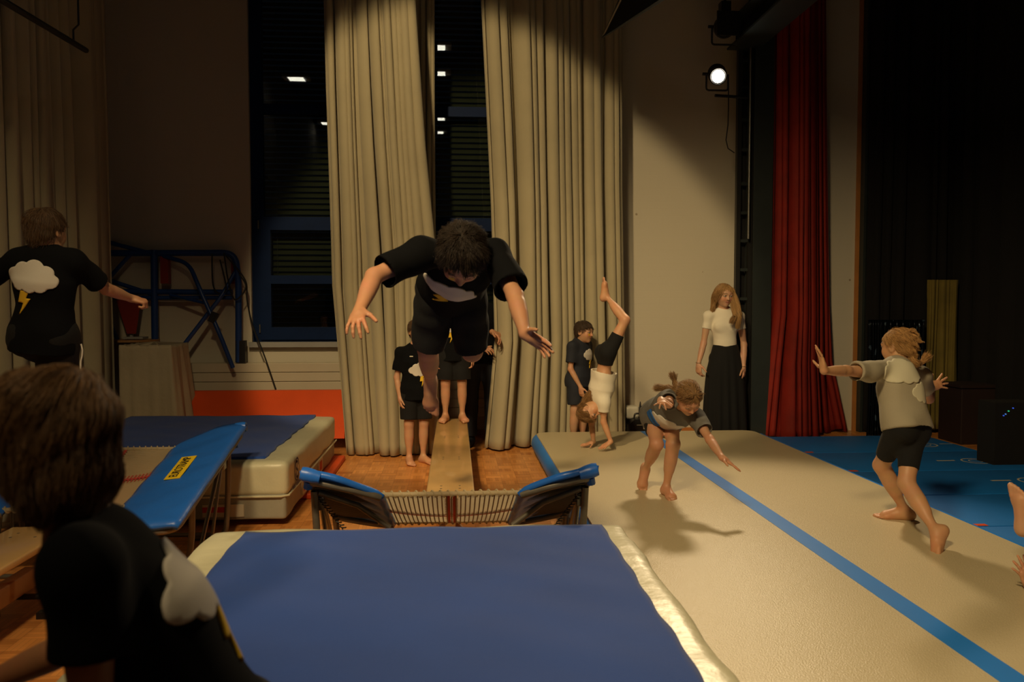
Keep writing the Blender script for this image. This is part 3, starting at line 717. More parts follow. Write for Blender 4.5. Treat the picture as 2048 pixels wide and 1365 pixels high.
# canvas-covered box: draped cloth
def drape():
    x0, x1, y0, y1, zt_ = -3.16, p(338, 0, 8.15).x, 8.0, 8.5, at(300, 690, 8.0).z
    n, mz = 120, 40; vs = []
    per = [(x0, y1), (x0, y0), (x1, y0), (x1, y1)]
    seg = [np.linalg.norm(np.subtract(per[i + 1], per[i])) for i in range(3)]; tot = sum(seg)
    for k in range(mz + 1):
        tz = k / mz
        for i in range(n + 1):
            s = tot * i / n; j = 0
            while j < 2 and s > seg[j]: s -= seg[j]; j += 1
            a, b_ = np.array(per[j]), np.array(per[j + 1]); q = a + (b_ - a) * min(s / seg[j], 1)
            c_ = np.array([(x0 + x1) / 2, (y0 + y1) / 2]); dv = (q - c_) / np.linalg.norm(q - c_)
            u = i / n; fold = ((.006 + .022 * (u > .64)) * math.sin(u * 60) + (.004 + .012 * (u > .64)) * math.sin(u * 103 + 1)) * tz ** .8 + .10 * tz * (1 / (1 + math.exp(-(u - .66) * 30)))
            crn = .12 * tz * math.exp(-((u - .71) / .03) ** 2)
            q = q + dv * (fold + crn)
            vs.append((q[0], q[1], zt_ * (1 - tz) + .02 - .03 * (tz == 0)))
    W = n + 1; fs = [(k * W + i, k * W + i + 1, (k + 1) * W + i + 1, (k + 1) * W + i) for k in range(mz) for i in range(n)]
    base = len(vs); vs.append(((x0 + x1) / 2, (y0 + y1) / 2, zt_ + .015))
    fs += [(i + 1, i, base) for i in range(n)]; fs.append((0, n, base))
    o = raw('canvas_cover', vs, fs, M['cover']); md = o.modifiers.new('s', 'SOLIDIFY'); md.thickness = .006
    tag(o, 'beige canvas cover draped over stored equipment in the left corner', 'cover')
drape()

# --- right side: wooden trim, strip, steel column, truss ladder, curtains, dark stage
Yr = 8.75
xs = [at(v, 605, WY).x for v in (1468, 1500, 1537, 1710, 1720, 1736)]
struct(simple('trim_1', M['woodtrim'], (at(1710, 605, 8.97).x, at(1720, 605, 8.97).x, 8.97, 8.999, 0, ZC)))
struct(simple('trim_2', M['teal'], (at(1721, 605, 8.9).x, at(1726, 605, 8.9).x, 8.86, 8.95, 0, ZC), (at(1728, 605, 8.9).x, at(1732, 605, 8.9).x, 8.86, 8.95, 0, ZC), (at(1721, 605, 8.95).x, at(1736, 605, 8.95).x, 8.95, 8.999, 0, ZC)))
struct(simple('baseboard_right', M['woodtrim'], (3.02, 4.36, WY - .02, WY - .001, 0, .05)))
col = B(); cx0, cx1 = at(1503, 605, 8.45).x, at(1540, 605, 8.45).x
col.box(cx0, cx1, 8.42, 8.44, 0, 5).box(cx0, cx1, 8.64, 8.66, 0, 5).box((cx0 + cx1) / 2 - .01, (cx0 + cx1) / 2 + .01, 8.44, 8.64, 0, 5)
o = col.build('steel_column', M['teal']); tag(o, 'dark steel column left of the red curtain', 'column')
# truss ladder beside the column
t = thing('lighting_ladder', 'dark upright ladder truss beside the steel column', 'lighting truss', (at(1484, 605, 8.6).x, 8.6, 0))
for px_ in (1473, 1497):
    x_ = at(px_, 605, 8.6).x; B().box(x_ - .022, x_ + .022, 8.57, 8.63, 0, 4.4).build('rail', M['black'], t)
x_ = at(1495, 605, 8.5).x; B().tube([(x_, 8.5, at(1495, 478, 8.5).z), (x_, 8.5, 4.2)], .013).build('conduit', M['steel'], t, smooth=True)
B().box(at(1470, 605, 8.7).x, at(1503, 605, 8.7).x, 8.69, 8.70, 0, 4.4).build('dark_backing', M['black'], t)  # black sheet that darkens the gaps between the rungs
for py in (120, 175, 240, 300, 368, 426, 482, 540, 598, 655, 712, 770, 828):
    z_ = at(1484, py, 8.6).z; B().box(at(1472, 605, 8.6).x, at(1497, 605, 8.6).x, 8.585, 8.615, z_ - .015, z_ + .015).build('rung', M['teal'], t)
# red curtain
RX0, RX1 = at(1543, 605, 8.45).x, at(1656, 605, 8.75).x
def rp(x, y, z):
    t = (x - RX0) / (RX1 - RX0); return x, np.minimum(y + np.where(t < .33, -.16 * t / .33, -.16 + .50 * np.minimum((t - .33) / .67, 1.1)), 8.93)
def gr(t_):
    return (np.interp(t_, [0, .75, 1], [0, 0, -.10]), np.interp(t_, [0, .6, .85, 1], [-.16, 0, .08, .26]))
curtain('stage_curtain', 'dark red velvet stage curtain gathered beside the column', ((RX0, 8.46), (RX1, 8.46)), .03, 5.2, 11, .06, M['redcurtain'], gather=gr, seed=21, botwave=.02, pinch=rp)
# steel beams overhead
z_ = at(1490, 98, 8.5).z
bm_ = B(); A0, A1 = at(1457, 99, 8.5), at(1500, 99, 8.5)
def beam_at(y, dx): 
    return dx
xa = at(1457, 99, 8.55).x; xb = xa + .32; zz = at(1478, 98, 8.55).z
bm_.box(xa, xb, 2.0, 8.6, zz, zz + .02).box(xa, xb, 2.0, 8.6, zz + .26, zz + .28).box((xa + xb) / 2 - .012, (xa + xb) / 2 + .012, 2.0, 8.6, zz + .02, zz + .26)
o = bm_.build('steel_beam', M['teal']); tag(o, 'dark steel beam running overhead from the column top', 'beam')
t2 = thing('steel_girder', 'dark tapered steel girder end above the right beige curtain', 'girder', at(1240, 30, 7.5))
ga, gb = at(1203, 76, 7.8), at(1240, -6, 7.8)
B().prism([ga, at(1330, -8, 7.0), at(1330, -60, 7.0), at(1250, -30, 7.8)], [ga + Vector((.05, .0, .02)), at(1345, -10, 7.0), at(1345, -60, 7.0), at(1262, -30, 7.8)]).build('girder_web', M['teal'], t2)
B().tube([at(1206, 72, 7.8), at(1248, -14, 7.4)], .012).build('girder_edge', M['steel'], t2)
# wall spotlights
def fresnel(label, c, aim, r, ln, lit):
    t = thing('stage_spotlight', label, 'spotlight', c); d = (Vector(aim) - Vector(c)).normalized(); c = Vector(c)
    body = B(); body.tube([c - d * ln, c - d * ln * .8, c - d * .1, c + d * .02], [r * .7, r, r, r * 1.08], 20).build('housing', M['black'], t, smooth=True)
    fins = B()
    for k in range(6): fins.tube([c - d * (ln * .75 - k * .025), c - d * (ln * .75 - k * .025 - .006)], r * 1.12, 20)
    fins.build('cooling_fins', M['black'], t, smooth=True)
    B().tube([c + d * .022, c + d * .026], r * .75, 24).build('lens', M['lens'] if lit else M['black'], t, smooth=True)
    ri = B(); ri.tube([c + d * .02 + (d.orthogonal().normalized() * math.cos(a) + d.cross(d.orthogonal().normalized()) * math.sin(a)) * r * .95 for a in np.linspace(0, 2 * math.pi, 24, endpoint=False)], .008, 6, closed=True)
    ri.build('rim', M['black'], t, smooth=True)
    sd = Vector((1, 0, 0)); k0 = c - d * ln * .4
    B().tube(poly_round([k0 - sd * (r + .03), k0 - sd * (r + .03) - Vector((0, 0, r + .08)), k0 + sd * (r + .03) - Vector((0, 0, r + .08)), k0 + sd * (r + .03)], .03), .010, 8).build('yoke', M['black'], t, smooth=True)
    B().tube([k0 - sd * (r + .07), k0 - sd * (r + .01)], .016, 8).build('knob', M['black'], t, smooth=True)
    return t, c, d
SP = at(1436, 152, 8.35)
fresnel('black round spotlight, lit, on the ladder truss by the back wall', SP, (1.0, 1.4, .6), .084, .26, True)
xx = at(1480, 605, 8.5).x
arm_ = B().tube([(SP.x + .02, 8.5, SP.z - .16), (xx + .1, 8.56, SP.z - .16)], .016).build('mounting_arm', M['black']); tag(arm_, 'short dark arm carrying the lit spotlight on the ladder truss', 'bracket')
spot('stage_spot_light', SP + (Vector((1.0, 1.4, .6)) - SP).normalized() * .05, (1.45, 3.6, .2), 520, 60, .6, .20, (1, .76, .46))
t, c, d = fresnel('unlit square black spotlight above the lit one', at(1449, 55, 8.35), at(1449, 120, 5), .10, .24, False)
B().box(c.x - .12, c.x + .12, c.y - .14, c.y - .12, c.z - .12, c.z + .12).build('barn_door', M['black'], t)
B().tube([(c.x, c.y, c.z + .1), (c.x, c.y, 4.9)], .016).box(c.x - .05, c.x + .05, c.y - .05, c.y + .05, c.z + .1, c.z + .25).build('clamp', M['black'], t)
P_ = [at(x, y, 8.45) for x, y in ((1457, 170), (1457, 215), (1456, 250), (1452, 280), (1456, 297), (1469, 306))]
o = B().tube(P_, .006, 6).build('cable', M['black'], smooth=True); tag(o, 'thin cable hanging from the lit spotlight to the ladder truss', 'cable')
# ceiling light panels (seen as reflections in the panes)
pc = 0
for (px_, py_, dpt) in ((593, 158, 16.8), (655, 247, 22.6), (873, 95, 14.7), (875, 147, 16.6), (877, 238, 20.6), (875, 265, 22.3)):
    q = at(px_, py_, dpt); y_ = 2 * (WY + .085) - dpt
    q2 = Vector((q.x, y_, min(q.z, ZC - .03)))
    t = thing('ceiling_light', 'ceiling lamp panel mirrored ' + ('large in the left window pane', 'small beside the left curtain edge', 'highest in the middle window', 'second highest in the middle window', 'third from the top in the middle window', 'lowest in the middle window')[pc], 'ceiling light', q2); pc += 1
    B().box(q2.x - .26, q2.x + .26, q2.y - .16, q2.y + .16, q2.z, q2.z + .05).build('housing', M['white_plastic'], t)
    B().box(q2.x - .15, q2.x + .15, q2.y - .13, q2.y + .13, q2.z - .01, q2.z).build('diffuser', M['panel'], t)
# dark stage: black drapes at the back and right
curtain('backdrop_curtain', 'black stage drape covering the right part of the back wall', ((at(1737, 605, 8.8).x, 8.82), (6.6, 8.82)), .02, 6.2, 20, .05, M['black_cloth'], seed=31)
curtain('backdrop_curtain', 'black stage drape along the right edge of the blue mats', ((5.48, 8.6), (5.78, 1.0)), .02, 6.2, 30, .06, M['black_cloth'], seed=33)
# glittering foil curtain and yellow-lit drape, dark lectern
gl = mat('glitter_foil', (0.01, 0.02, 0.04), .3, metal=.7)
nt = gl.node_tree; bb_ = nt.nodes['Principled BSDF']; tc = nt.nodes.new('ShaderNodeTexCoord'); v = nt.nodes.new('ShaderNodeTexVoronoi'); v.inputs['Scale'].default_value = 60
mp = nt.nodes.new('ShaderNodeMapping'); mp.inputs['Scale'].default_value = (1, 1, .35); nt.links.new(tc.outputs['Object'], mp.inputs[0]); nt.links.new(mp.outputs[0], v.inputs['Vector'])
cr = nt.nodes.new('ShaderNodeSeparateColor'); nt.links.new(v.outputs['Color'], cr.inputs[0])
gt = nt.nodes.new('ShaderNodeMath'); gt.operation = 'GREATER_THAN'; gt.inputs[1].default_value = .965; nt.links.new(cr.outputs[0], gt.inputs[0])
mx = nt.nodes.new('ShaderNodeMix'); mx.data_type = 'RGBA'; mx.inputs[6].default_value = (.006, .009, .016, 1); mx.inputs[7].default_value = (.10, .16, .24, 1)
nt.links.new(gt.outputs[0], mx.inputs[0]); nt.links.new(mx.outputs[2], bb_.inputs['Base Color'])
curtain('foil_curtain', 'dark glittering blue foil curtain behind the running girl', ((at(1738, 605, 8.6).x, 8.60), (at(1850, 605, 8.6).x, 8.60)), at(1800, 872, 8.6).z, at(1800, 640, 8.6).z, 14, .012, gl, seed=40, nz=20)
oc = mat('yellow_lit_drape', (0.20, 0.15, 0.03), .9, var=.3)  # dim yellow light on the dark stage, painted into the cloth colour
curtain('yellow_lit_curtain', 'drape panel with dim yellow light in its colour, right of the foil curtain', ((at(1853, 605, 8.7).x, 8.70), (at(1915, 605, 8.7).x, 8.70)), .05, at(1880, 560, 8.7).z, 5, .02, oc, seed=41, nz=20)
la = at(1912, 775, 8.1); lb2 = at(1962, 775, 8.1)
t = thing('lectern', 'dark reddish cabinet standing at the back right of the stage', 'cabinet', ((la.x + lb2.x) / 2, 8.2, 0))
dk = mat('dark_red_cabinet', (0.018, 0.005, 0.004), .8, var=.3)
B().box(la.x, lb2.x + .1, 8.0, 8.4, 0, la.z, bev=.01).build('cabinet_body', dk, t)
B().box(la.x - .02, lb2.x + .12, 7.98, 8.42, la.z, la.z + .03, bev=.005).build('cabinet_top', dk, t)
# tiny LEDs on a dark box
bx = at(2020, 825, 6.6)
t = thing('light_controller', 'dark box with tiny blue and green lights at the right edge', 'controller', (bx.x, 6.6, 0))
B().box(bx.x - .12, bx.x + .25, 6.62, 6.85, 0, bx.z + .08, bev=.01).build('controller_box', M['black_cloth'], t)
for k, (x, y, c3) in enumerate(((2008, 832, (.05, .15, 1)), (2018, 823, (.05, .9, .4)), (2027, 817, (.05, .15, 1)), (2012, 829, (.1, .3, .9)))):
    q = at(x, y, 6.61); B().tube([q, q + Vector((0, .012, 0))], .005, 8).build('indicator_light', emat('led_%d' % k, c3, .5), t)
# fog machine at the wall base
q = at(1272, 862, 8.72)
t = thing('fog_machine', 'black fog machine with white canister at the foot of the back wall', 'fog machine', (q.x, 8.72, 0))
zt_ = at(1272, 838, 8.6).z
B().prism([(q.x - .12, 8.55, 0), (q.x + .13, 8.55, 0), (q.x + .13, 8.55, zt_ - .03), (q.x + .09, 8.55, zt_), (q.x - .05, 8.55, zt_), (q.x - .12, 8.55, zt_ - .06)],
          [(q.x - .12, 8.85, 0), (q.x + .13, 8.85, 0), (q.x + .13, 8.85, zt_ - .03), (q.x + .09, 8.85, zt_), (q.x - .05, 8.85, zt_), (q.x - .12, 8.85, zt_ - .06)]).build('machine_body', M['black'], t)
B().tube(poly_round([(q.x - .05, 8.6, zt_), (q.x - .04, 8.6, zt_ + .055), (q.x + .10, 8.6, zt_ + .055), (q.x + .11, 8.6, zt_)], .02), .010, 8).build('handle', M['black'], t, smooth=True)
cushion('canister', q.x - .12, q.x + .03, 8.68, 8.84, zt_ - .02, zt_ + .12, M['white_plastic'], t, r=.03, wr=.0)
B().tube([(q.x + .04, 8.7, zt_), (q.x + .04, 8.7, zt_ + .07)], .018).tube([(q.x + .04, 8.7, zt_ + .07), (q.x + .04, 8.7, zt_ + .17)], [.02, .005]).build('filler_cap', M['black'], t, smooth=True)
B().box(q.x + .04, q.x + .09, 8.548, 8.552, .11, .145).box(q.x - .03, q.x + .03, 8.548, 8.552, .152, .156).build('label_plate', M['label_white'], t)

# red case on a stand in the gap behind the adult
q = at(984, 800, 8.62)
t = thing('equipment_case', 'dark red upright case behind the adult in the curtain gap', 'case', (q.x, 8.62, 0))
zc1 = at(984, 722, 8.62).z
B().box(q.x - .02, q.x + .24, 8.54, 8.74, .02, zc1, bev=.01).build('case_body', M['redpaint'], t, smooth=True)
B().box(q.x - .025, q.x + .245, 8.535, 8.745, zc1, zc1 + .05, bev=.012).build('case_lid', M['redpaint'], t, smooth=True)
B().tube(poly_round([(q.x + .05, 8.53, zc1 - .06), (q.x + .05, 8.50, zc1 - .06), (q.x + .15, 8.50, zc1 - .06), (q.x + .15, 8.53, zc1 - .06)], .01), .006, 6).build('handle', M['label_white'], t, smooth=True)
for sx in (.0, .22): B().tube([(q.x + sx, 8.64, 0), (q.x + sx, 8.64, .03)], .02).build('foot', M['black'], t)
# ================================================================== people: implicit surfaces meshed to one skin
def V3(a): return np.array([a[0], a[1], a[2]], dtype=np.float64)
def unit(a): a = V3(a); return a / np.linalg.norm(a)
class Vol:
    def __init__(s, h): s.h = h; s.pr = []
    def add(s, fn, lo, hi, k=.02, op='u'): s.pr.append((fn, np.array(lo), np.array(hi), k, op))
    def limb(s, a, b, prof, k=.02, op='u', flat=None):
        """tapered limb; prof = radii at equal steps; flat=(axis, factor) squashes the section"""
        a, b = V3(a), V3(b); ab = b - a; L2 = float(ab @ ab) + 1e-9; prof = np.array(prof, float); ts = np.linspace(0, 1, len(prof)); R = prof.max()
        fl = None if flat is None else (unit(flat[0]), flat[1])
        def fn(P):
            d = P - a; t = np.clip(d @ ab / L2, 0, 1); r = np.interp(t, ts, prof); q = d - t[..., None] * ab
            if fl is not None:
                q = q + (q @ fl[0])[..., None] * fl[0] * (1 / fl[1] - 1)
                return (np.sqrt((q * q).sum(-1)) - r) * (fl[1] if fl[1] < 1 else 1)
            return np.sqrt((q * q).sum(-1)) - r
        s.add(fn, np.minimum(a, b) - R, np.maximum(a, b) + R, k, op); return s
    def sleeve(s, a, b, prof, endp, endn, k=.03):
        """limb that ends flat at the plane through endp"""
        s.limb(a, b, prof, k); fn, lo, hi, kk, op = s.pr.pop(); ep, en = V3(endp), unit(endn)
        s.add(lambda P: np.maximum(fn(P), (P - ep) @ en), lo, hi, k, 'u'); return s
    def ell(s, c, rad, axes=None, k=.02, op='u'):
        c = V3(c); rad = np.array(rad, float); A = np.eye(3) if axes is None else np.array([unit(x) for x in axes])
        def fn(P):
            q = (P - c) @ A.T / rad; k0 = np.sqrt((q * q).sum(-1)) + 1e-9; k1 = np.sqrt(((q / rad) ** 2).sum(-1)) + 1e-9
            return k0 * (k0 - 1) / k1
        ext = np.sqrt(((A.T * rad) ** 2).sum(1)); s.add(fn, c - ext, c + ext, k, op); return s
    def tubeprof(s, a, b, R, Fv, rx, ry, k=.03, op='u', ext=0.0):
        """elliptic tube from a to b with radius profiles along it, flat ends"""
        a, b = V3(a), V3(b); L = np.linalg.norm(b - a); U = (b - a) / L; R = V3(R); R = unit(R - U * (R @ U)); Fv = np.cross(U, R)
        rx = np.array(rx, float); ry = np.array(ry, float); ts = np.linspace(0, 1, len(rx)); M_ = max(rx.max(), ry.max())
        def fn(P):
            d = P - a; z = d @ U; t = np.clip(z / L, 0, 1); x = d @ R; y = d @ Fv
            X = np.interp(t, ts, rx); Yv = np.interp(t, ts, ry); k0 = np.sqrt((x / X) ** 2 + (y / Yv) ** 2) + 1e-9
            k1 = np.sqrt((x / X ** 2) ** 2 + (y / Yv ** 2) ** 2) + 1e-9
            dd = np.where(k0 < .2, -np.minimum(X, Yv) * .8, k0 * (k0 - 1) / k1)
            return np.maximum(dd, np.abs(z - L / 2) - L / 2 - ext)
        s.add(fn, np.minimum(a, b) - M_, np.maximum(a, b) + M_, k, op); return s
    def cut(s, p, n, lo=None, hi=None, k=.004):
        """remove everything on the side n points to"""
        p, n = V3(p), unit(n)
        s.add(lambda P: -((P - p) @ n), lo if lo is not None else [-1e3] * 3, hi if hi is not None else [1e3] * 3, k, 'c'); return s
    def mesh(s, pad=.02):
        us = [p for p in s.pr if p[4] == 'u']; lo = np.min([p[1] for p in us], 0) - pad - .01; hi = np.max([p[2] for p in us], 0) + pad + .01
        h = s.h; n = np.ceil((hi - lo) / h).astype(int) + 1; G = np.full(n, .5, np.float32)
        ax = [lo[i] + np.arange(n[i]) * h for i in range(3)]
        for fn, plo, phi, k, op in s.pr:
            m = k + 3 * h; i0 = np.clip(np.floor((plo - m - lo) / h).astype(int), 0, n - 1); i1 = np.clip(np.ceil((phi + m - lo) / h).astype(int) + 1, 1, n)
            if (i1 <= i0).any(): continue
            sl = tuple(slice(a, b) for a, b in zip(i0, i1))
            P = np.stack(np.meshgrid(ax[0][sl[0]], ax[1][sl[1]], ax[2][sl[2]], indexing='ij'), -1)
            d = fn(P); g = G[sl].astype(np.float64)
            if op == 'u':
                hh = np.maximum(k - np.abs(g - d), 0) / k; r = np.minimum(g, d) - hh * hh * k * .25
            elif op == 's':
                d = -d; hh = np.maximum(k - np.abs(g - d), 0) / k; r = np.maximum(g, d) + hh * hh * k * .25
            else: r = np.maximum(g, -d)
            G[sl] = r
        return nets(G, lo, h)

def nets(G, lo, h):
    S = G < 0; n = G.shape
    c = np.zeros(tuple(x - 1 for x in n), np.int8)
    for i in (0, 1):
        for j in (0, 1):
            for k in (0, 1): c += S[i:n[0] - 1 + i, j:n[1] - 1 + j, k:n[2] - 1 + k]
    act = (c > 0) & (c < 8); idx = np.argwhere(act); ids = -np.ones(act.shape, np.int32); ids[act] = np.arange(len(idx))
    acc = np.zeros((len(idx), 3)); cnt = np.zeros(len(idx))
    for ax in range(3):
        o = [q for q in range(3) if q != ax]
        for a in (0, 1):
            for b in (0, 1):
                p0 = idx.copy(); p0[:, o[0]] += a; p0[:, o[1]] += b; p1 = p0.copy(); p1[:, ax] += 1
                g0 = G[p0[:, 0], p0[:, 1], p0[:, 2]]; g1 = G[p1[:, 0], p1[:, 1], p1[:, 2]]; m = (g0 < 0) != (g1 < 0)
                t = np.where(m, g0 / np.where(m, g0 - g1, 1), 0); pt = p0.astype(float); pt[:, ax] += t
                acc[m] += pt[m]; cnt[m] += 1
    V = acc / cnt[:, None] * h + lo; faces = []
    for ax in range(3):
        o = [(ax + 1) % 3, (ax + 2) % 3]
        sl0 = [slice(None)] * 3; sl1 = [slice(None)] * 3; sl0[ax] = slice(0, -1); sl1[ax] = slice(1, None)
        m = S[tuple(sl0)] != S[tuple(sl1)]; e = np.argwhere(m)
        e = e[(e[:, o[0]] > 0) & (e[:, o[1]] > 0) & (e[:, o[0]] < n[o[0]] - 1) & (e[:, o[1]] < n[o[1]] - 1)]
        ins = S[e[:, 0], e[:, 1], e[:, 2]]
        def cell(da, db): q = e.copy(); q[:, o[0]] -= da; q[:, o[1]] -= db; return ids[q[:, 0], q[:, 1], q[:, 2]]
        f = np.stack([cell(1, 1), cell(0, 1), cell(0, 0), cell(1, 0)], 1); f[~ins] = f[~ins][:, ::-1]; faces.append(f)
    return V, np.concatenate(faces)
def smoothV(V, Fc, it=2, lam=.5):
    e = np.concatenate([Fc[:, [0, 1]], Fc[:, [1, 2]], Fc[:, [2, 3]], Fc[:, [3, 0]]]); n = len(V)
    dg = np.bincount(e[:, 0], minlength=n) + np.bincount(e[:, 1], minlength=n); dg = np.maximum(dg, 1)[:, None]
    for _ in range(it):
        for l in (lam, -lam * .7):
            a = np.stack([np.bincount(e[:, 0], V[e[:, 1], q], n) + np.bincount(e[:, 1], V[e[:, 0], q], n) for q in range(3)], 1)
            V = V + l * (a / dg - V)
    return V
def normalsV(V, Fc):
    nf = np.cross(V[Fc[:, 2]] - V[Fc[:, 0]], V[Fc[:, 3]] - V[Fc[:, 1]]); N = np.zeros_like(V)
    for q in range(4):
        for c_ in range(3): N[:, c_] += np.bincount(Fc[:, q], nf[:, c_], len(V))
    return N / (np.linalg.norm(N, axis=1)[:, None] + 1e-12)
def npmesh(name, V, Fc, m, parent=None, col=None, origin=None):
    me = bpy.data.meshes.new(name); O = np.zeros(3) if origin is None else V3(origin); Vl = (V - O).astype(np.float32)
    k = Fc.shape[1]; me.vertices.add(len(V)); me.vertices.foreach_set('co', Vl.ravel()); me.loops.add(Fc.size); me.loops.foreach_set('vertex_index', Fc.ravel().astype(np.int32))
    me.polygons.add(len(Fc)); me.polygons.foreach_set('loop_start', np.arange(len(Fc), dtype=np.int32) * k); me.polygons.foreach_set('loop_total', np.full(len(Fc), k, np.int32))
    me.polygons.foreach_set('use_smooth', np.ones(len(Fc), bool)); me.update(calc_edges=True); me.validate()
    if col is not None:
        a = me.color_attributes.new('Col', 'FLOAT_COLOR', 'POINT'); cc = np.ones((len(V), 4), np.float32); cc[:, :3] = col; a.data.foreach_set('color', cc.ravel())
    o = linkmesh(name, me, m); o.location = O
    if parent is not None: adopt(o, parent)
    return o
def wrinkle(V, N, amp, seed, sc=1.0):
    rs = np.random.RandomState(seed); d = np.zeros(len(V)); W = V + .02 * np.sin(V[:, [1, 2, 0]] * 17 * sc + seed)
    for i in range(7):
        k = rs.normal(size=3); k = k / np.linalg.norm(k) * rs.uniform(18, 60) * sc; d += np.sin(W @ k + rs.uniform(0, 6)) / 3.2
    d = np.sign(d) * np.abs(d) ** .8
    return V + N * (amp * d)[:, None]

P_UA, P_FA, P_HD, P_TH, P_SH, P_FT, P_TO = .172, .148, .105, .235, .24, .15, .315
def ext(parent, px, py, L, side):
    """point on the pixel's sight line at bone length L from parent; side -1 nearer, +1 farther than parent"""
    o = Vector((0, 0, CAMZ)); d = ray(px, py).normalized(); p_ = Vector(parent) - o; tm = p_.dot(d); q = L * L - (p_ - d * tm).length_squared
    if q < 0:
        c = o + d * tm; return Vector(parent) + (c - Vector(parent)).normalized() * L
    return o + d * (tm + side * math.sqrt(q))

def rot_about(v, axis, ang): return V3(Matrix.Rotation(ang, 3, Vector(axis)) @ Vector(v))
def hand(vol, w, d, n, tside, L, spread=.12, curl=(.25, .25, .3, .35), thumb=.0, k=.010):
    d = unit(d); n = V3(n); n = unit(n - d * (n @ d)); t = np.cross(n, d) * tside; w = V3(w)
    vol.ell(w + d * .28 * L, (.30 * L, .215 * L, .085 * L), (d, t, n), k=.012)
    vol.limb(w, w + d * .18 * L, [.105 * L, .12 * L], k=.02)
    for i in range(4):
        ang = spread * (1.3 - i); dr = unit(d * math.cos(ang) + t * math.sin(ang))
        r0 = w + d * (.50 - .03 * abs(i - 1)) * L + t * (.155 - .105 * i) * L
        ln = (.42, .47, .43, .33)[i] * L; p_ = r0 - dr * .08 * L; r = (.053, .053, .051, .045)[i] * L; axis = np.cross(dr, n); c = curl[i]
        q = r0; vol.limb(p_, q, [r * 1.1, r * 1.08], k=k * .7)
        for j, f in enumerate((.44, .31, .25)):
            dr = rot_about(dr, Vector(axis), c * (1, 1.1, .7)[j]); q2 = q + dr * ln * f; vol.limb(q, q2, [r * (1.05 - .1 * j), r * (.95 - .1 * j)], k=.0035); q = q2
    td = unit(d * (.62 - thumb) + t * (.78) + n * .25); q = w + d * .10 * L + t * .12 * L; q1 = q + td * .24 * L; td2 = unit(td + d * .45); q2 = q1 + td2 * .20 * L; q3 = q2 + unit(td2 + d * .1) * .12 * L
    vol.limb(q, q1, [.075 * L, .062 * L], k=.010).limb(q1, q2, [.055 * L, .050 * L], k=.004).limb(q2, q3, [.05 * L, .042 * L], k=.003)
def foot(vol, a, d, up, side, L, k=.015, toecurl=0.0):
    """side +1: big toe on the side of d x up ... """
    a = V3(a); d = unit(d); up = V3(up); up = unit(up - d * (up @ d)); s_ = np.cross(d, up) * side
    sole = a - up * .235 * L
    heel = a - d * .12 * L - up * .12 * L
    vol.ell(heel, (.15 * L, .125 * L, .13 * L), (d, s_, up), k=.02)
    ball = sole + d * .50 * L + up * .10 * L
    vol.limb(a - up * .02 * L, ball + up * .02 * L, [.15 * L, .155 * L, .12 * L], k=.03)
    vol.limb(heel, ball - up * .02 * L - s_ * .06 * L, [.11 * L, .095 * L, .08 * L], k=.03)
    vol.ell(ball, (.17 * L, .20 * L, .085 * L), (d, s_, up), k=.02)
    for i in range(5):
        r = (.062, .045, .042, .040, .038)[i] * L; off = (.135, .050, -.02, -.085, -.145)[i] * L; ln = (.22, .22, .20, .165, .13)[i] * L
        b0 = ball + s_ * off + d * (.07 - .018 * i) * L - up * .02 * L; dd = unit(d - up * (.12 + toecurl))
        b1 = b0 + dd * ln; vol.limb(b0, b1, [r, r * 1.05], k=.004)
    return sole

